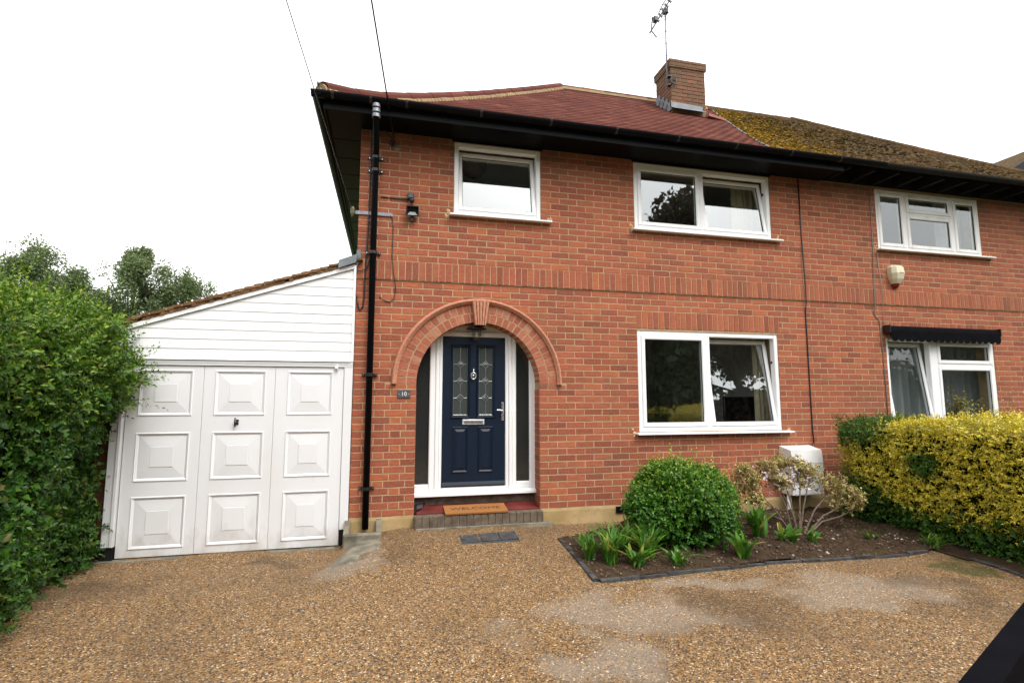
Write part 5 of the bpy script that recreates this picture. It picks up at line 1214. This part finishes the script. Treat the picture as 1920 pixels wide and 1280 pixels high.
cl_ = np.concatenate([np.array(c)+np.clip(rng.normal(0, .5, (k, 3)), -1, 1)*np.array(r_) for c, r_, k in (((3.68, -.88, .33), (.16, .1, .15), 110), ((4.05, -.88, .40), (.25, .12, .10), 170), ((4.4, -.88, .36), (.3, .12, .10), 190), ((4.74, -.95, .22), (.17, .1, .09), 80))])
P = np.concatenate([P, cl_]); N = unit(len(P)); N[:, 2] = np.abs(N[:, 2])
V, F, t, sid = sprigs(P, N, 6, .04, .032, .3, .5, W=.6); tint = np.clip((rng.random(len(P)) < .3)*.9+.0, 0, 1)[sid]; npmesh('buds', V, F, 'leaf_pale', sh, tint.astype(float))
m = 130; P = np.array([4.12, -.9, .40])+rng.normal(0, 1, (m, 3))*np.array([.14, .06, .06]); V, F, t, sid = sprigs(P, unit(m), 4, .03, .03, .3, .5, W=.8)
MATS['blossom'] = simple('blossom', (.58, .50, .60), .6); npmesh('blossom', V, F, 'blossom', sh)

# strap-leaved clumps
def clump(x, y, nb, h_, spread_, label, wid=.022, yellow=.1):
    z0 = float(soilz(np.array(x), np.array(y))); vs_, fs_, tn_ = [], [], []
    o_ = thing('leafy_clump', (x, y, z0), label, 'plant', 'bulb leaves in the flower bed'); V_ = []
    nb = int(nb*2.1); h_ *= 1.2; spread_ *= 1.25
    for i in range(nb):
        a = random.uniform(0, 6.28); L_ = h_*random.uniform(.6, 1.15); sp_ = spread_*random.uniform(.2, 1.1); w_ = wid*random.uniform(.7, 1.2); yl_ = 1. if random.random() < yellow else 0.
        dx, dy = math.cos(a), math.sin(a); bx, by = x+random.uniform(-.05, .05), y+random.uniform(-.05, .05); o = len(vs_)
        for k in range(7):
            u = k/6; hw = w_*.5*math.sin(math.pi*min(1, .06+.9*u))**.8 if k < 6 else .001
            cx = bx+dx*sp_*L_*u**1.6; cy = by+dy*sp_*L_*u**1.6; cz = z0-.01+L_*(u-.38*sp_*u**2.4)
            vs_ += [(cx-dy*hw, cy+dx*hw, cz+hw*.3), (cx, cy, cz), (cx+dy*hw, cy-dx*hw, cz+hw*.3)]; tn_ += [yl_*u]*3
        for k in range(6): fs_ += [(o+k*3, o+k*3+1, o+k*3+4, o+k*3+3), (o+k*3+1, o+k*3+2, o+k*3+5, o+k*3+4)]
    npmesh('blades', np.array(vs_), np.array(fs_), 'leaf_blade', o_, np.array(tn_), smooth=True); return o_
clump(1.74, -1.28, 16, .20, .5, 'short green leaf clump nearest the left edging of the flower bed')
clump(1.86, -1.45, 30, .24, .45, 'upright green leaf clump at the front left of the flower bed', .026)
clump(1.95, -1.3, 22, .26, .8, 'sprawling green leaves in the middle of the left bed end', .024, .15)
clump(2.32, -1.25, 26, .30, .75, 'tall leaves leaning out from under the bush on its left', .024, .1)
clump(1.78, -1.05, 12, .16, .9, 'low dark leaves at the back of the left bed end', .022, .1)
clump(2.05, -1.58, 16, .16, .8, 'low floppy leaf clump beside the front edging, left of the bush', .03, .2)
clump(2.22, -1.42, 26, .26, .7, 'bright leaf clump against the left foot of the bush', .026)
clump(2.2, -1.08, 18, .30, .9, 'arching pale leaf clump behind the left side of the bush', .02, .25)
clump(2.42, -1.62, 12, .15, .9, 'small floppy leaves at the front foot of the bush', .03)
clump(3.1, -1.56, 12, .2, .6, 'broad bright leaf pair by the right front foot of the bush', .05, .1)
clump(3.62, -1.12, 22, .27, .55, 'tall broad green leaves under the straggly shrub', .04, .12)
clump(3.78, -1.32, 9, .17, .7, 'light broad leaves at the base of the straggly shrub stem', .055, .15)
clump(4.1, -1.3, 9, .12, .9, 'low leaf tuft right of the straggly shrub stem', .03)
clump(4.75, -1.35, 7, .08, .9, 'tiny leaf tuft alone on the bare soil', .02)
clump(5.1, -1.72, 26, .12, .9, 'grassy tuft where the edging stops by the golden hedge', .012, .1)

# jar sprigs
V, F, t, sid = sprigs(np.tile((8.18, .2, 1.08), (34, 1))+rng.normal(0, .03, (34, 3)), unit(34)*np.array([.7, .35, .4]), 14, .30, .045, .7, .45, W=.6); npmesh('sprigs', V, F, 'leaf_pale', vz, np.full(len(V), .2))
kp_ = None

# trees
def tree(name, x, y, zbase, htot, rx, rzz, nleaf, Ls, mat, label, seed, trunk=.3, group=None, low=.25):
    global rng
    rr = np.random.default_rng(seed); random.seed(seed)
    t_ = thing(name, (x, y, zbase), label, 'tree', group); zc = zbase+htot-rzz
    tb = MB(); base = Vector((x, y, zbase-.2)); mid = Vector((x+rr.normal(0, .2), y, zbase+htot*.4)); tb.tube([base, base.lerp(mid, .5), mid, Vector((x, y, zbase+htot*.8))], [trunk, trunk*.8, trunk*.6, trunk*.15], 10)
    ncl = 46; U = rr.normal(0, 1, (ncl, 3)); U /= np.linalg.norm(U, axis=1, keepdims=True); U *= rr.uniform(.45, 1., (ncl, 1))**.6
    C_ = np.array([x, y, zc])+U*np.array([rx, rx, rzz])*.86
    for c in C_[::2]: 
        a = base.lerp(mid, rr.uniform(.6, 1.)) if c[2] < zc else mid.lerp(Vector((x, y, zbase+htot*.8)), rr.uniform(0, .7))
        cc = Vector(c); tb.tube([a, a.lerp(cc, .5)+Vector((0, 0, .15)), cc], [trunk*.22, trunk*.13, trunk*.05], 5)
    obj('trunk', tb, 'bark', t_, smooth=True)
    per = rr.dirichlet(np.ones(ncl)*3)*nleaf; Ps = []
    for c, k in zip(C_, per.astype(int)): q_ = rr.normal(0, 1, (k, 3)); q_ /= np.linalg.norm(q_, axis=1, keepdims=True); Ps.append(c+q_*rr.random((k, 1))**.45*np.array([rx, rx, rzz*.85])*rr.uniform(.2, .34))
    P = np.concatenate(Ps); n_ = len(P); D = rr.normal(0, 1, (n_, 3)); Nn = rr.normal(0, .6, (n_, 3))+np.array([0, 0, .8]); L_ = Ls*rr.uniform(.6, 1.4, n_)
    V, F = leaves(P, D, Nn, L_, L_*.6); tn_ = np.repeat(np.clip((P[:, 2]-zc)/rzz*.4+.3+rr.normal(0, .15, n_), 0, 1), 5); npmesh('crown', V, F, mat, t_, tn_)
G_ = 'trees behind the hedge and garage'
tree('tree', -20.2, 30, -.4, 11.0, 2.6, 3.0, 24000, .15, 'leaf_tree', 'tall open grey-green tree at far left behind the hedge', 3, group=G_)
tree('tree', -15.5, 30.5, -.4, 11.0, 2.3, 3.6, 28000, .15, 'leaf_tree', 'dense rounded tree just left of the garage roof, tallest of its pair', 4, group=G_)
tree('tree', -12.6, 31, -.4, 9.9, 1.9, 3.2, 20000, .15, 'leaf_tree', 'lower tree above the garage roof slope', 5, group=G_)
tree('tree', -10.3, 32, -.4, 8.6, 1.1, 2.4, 9000, .15, 'leaf_tree', 'small tree tip showing at the middle of the garage roof', 6, group=G_)
tree('tree', -17.6, 34, -.4, 8.6, 1.5, 2.8, 12000, .15, 'leaf_tree', 'low tree filling the gap between the two tallest trees', 8, group=G_)
tree('tree', -24.5, 33, -.4, 10., 2.3, 3., 7000, .2, 'leaf_tree', 'tree cut by the left edge of the picture behind the hedge', 9, group=G_)
# across the road (mirrored in the panes)
G2_ = 'trees across the road'
tree('tree', 20.2, -20, -.4, 16.2, 6.6, 7.4, 52000, .36, 'leaf_purple', 'purple-leaved tree mirrored in the wide upstairs window', 21, .4, G2_)
for i, (x, y, h_, r_) in enumerate(((-9, -20, 6.0, 3.2), (1.5, -21, 5.2, 3.0), (8, -20, 6.2, 3.2), (13.5, -19.5, 6.8, 3.0), (25.5, -20.5, 6.0, 3.2), (31.5, -21, 10.0, 4.2), (39.5, -20, 10.0, 4.4))):
    tree('tree', x, y, -.4, h_, r_*1.3, h_*.52, 9000, .36, 'leaf_dark', ['dark tree across the road behind the camera at far left', 'low dark tree straight across the road behind the camera', 'dark tree across the road mirrored by the navy door glass', 'dark tree mirrored in the fixed downstairs pane', 'dark tree right of the purple tree across the road', 'largest dark tree at the right across the road', 'last dark tree on the right across the road'][i], 40+i, .22, G2_)
n_b = 16000; P = np.stack([rng.uniform(-18, 55, n_b), rng.uniform(-24.6, -23.2, n_b), np.zeros(n_b)], 1); hb = 9.2+1.0*np.sin(P[:, 0]*.7)+.7*np.sin(P[:, 0]*1.9+1); P[:, 2] = -.3+hb*rng.random(n_b)**.8
V, F = leaves(P, unit(n_b), unit(n_b)*.5+np.array([0, .6, .6]), np.full(n_b, .6)*rng.uniform(.6, 1.3, n_b), np.full(n_b, .4)); tag(npmesh('tree_belt', V, F, 'leaf_dark', None, np.full(len(V), .2)), 'dark belt of trees across the road mirrored in the downstairs panes', 'trees', kind='stuff')
bc = MB(); xs_ = np.linspace(-18, 55, 60); pts_ = [(x, -.35) for x in (-18, 55)]+[(x, 7.9+1.0*math.sin(x*.7)+.7*math.sin(x*1.9+1)) for x in xs_[::-1]]; bc.prism(pts_, -25.5, -24.2)  # solid dark core, added to shut out sky gaps in the mirrored belt
bo = obj('shade_core', bc, 'hedge_core', bpy.data.objects['tree_belt'])
fh = thing('hedge', (4.5, -8.2, -.3), 'golden front hedge by the pavement mirrored in the downstairs window', 'hedge')
m = 3000; P = np.stack([rng.uniform(2.8, 9.5, m), rng.uniform(-8.6, -7.9, m), rng.uniform(-.3, .95, m)], 1); N = unit(m); V, F, t, sid = sprigs(P, N, 6, .12, .05, .3, .5, W=.55); npmesh('foliage', V, F, 'leaf_gold', fh, np.clip(.4+.6*t, 0, 1)); obj('shade_core', MB().box(2.9, 9.4, -8.5, -8.0, -.35, .8), 'hedge_core', fh)  # dark inner block stands for shade within the hedge
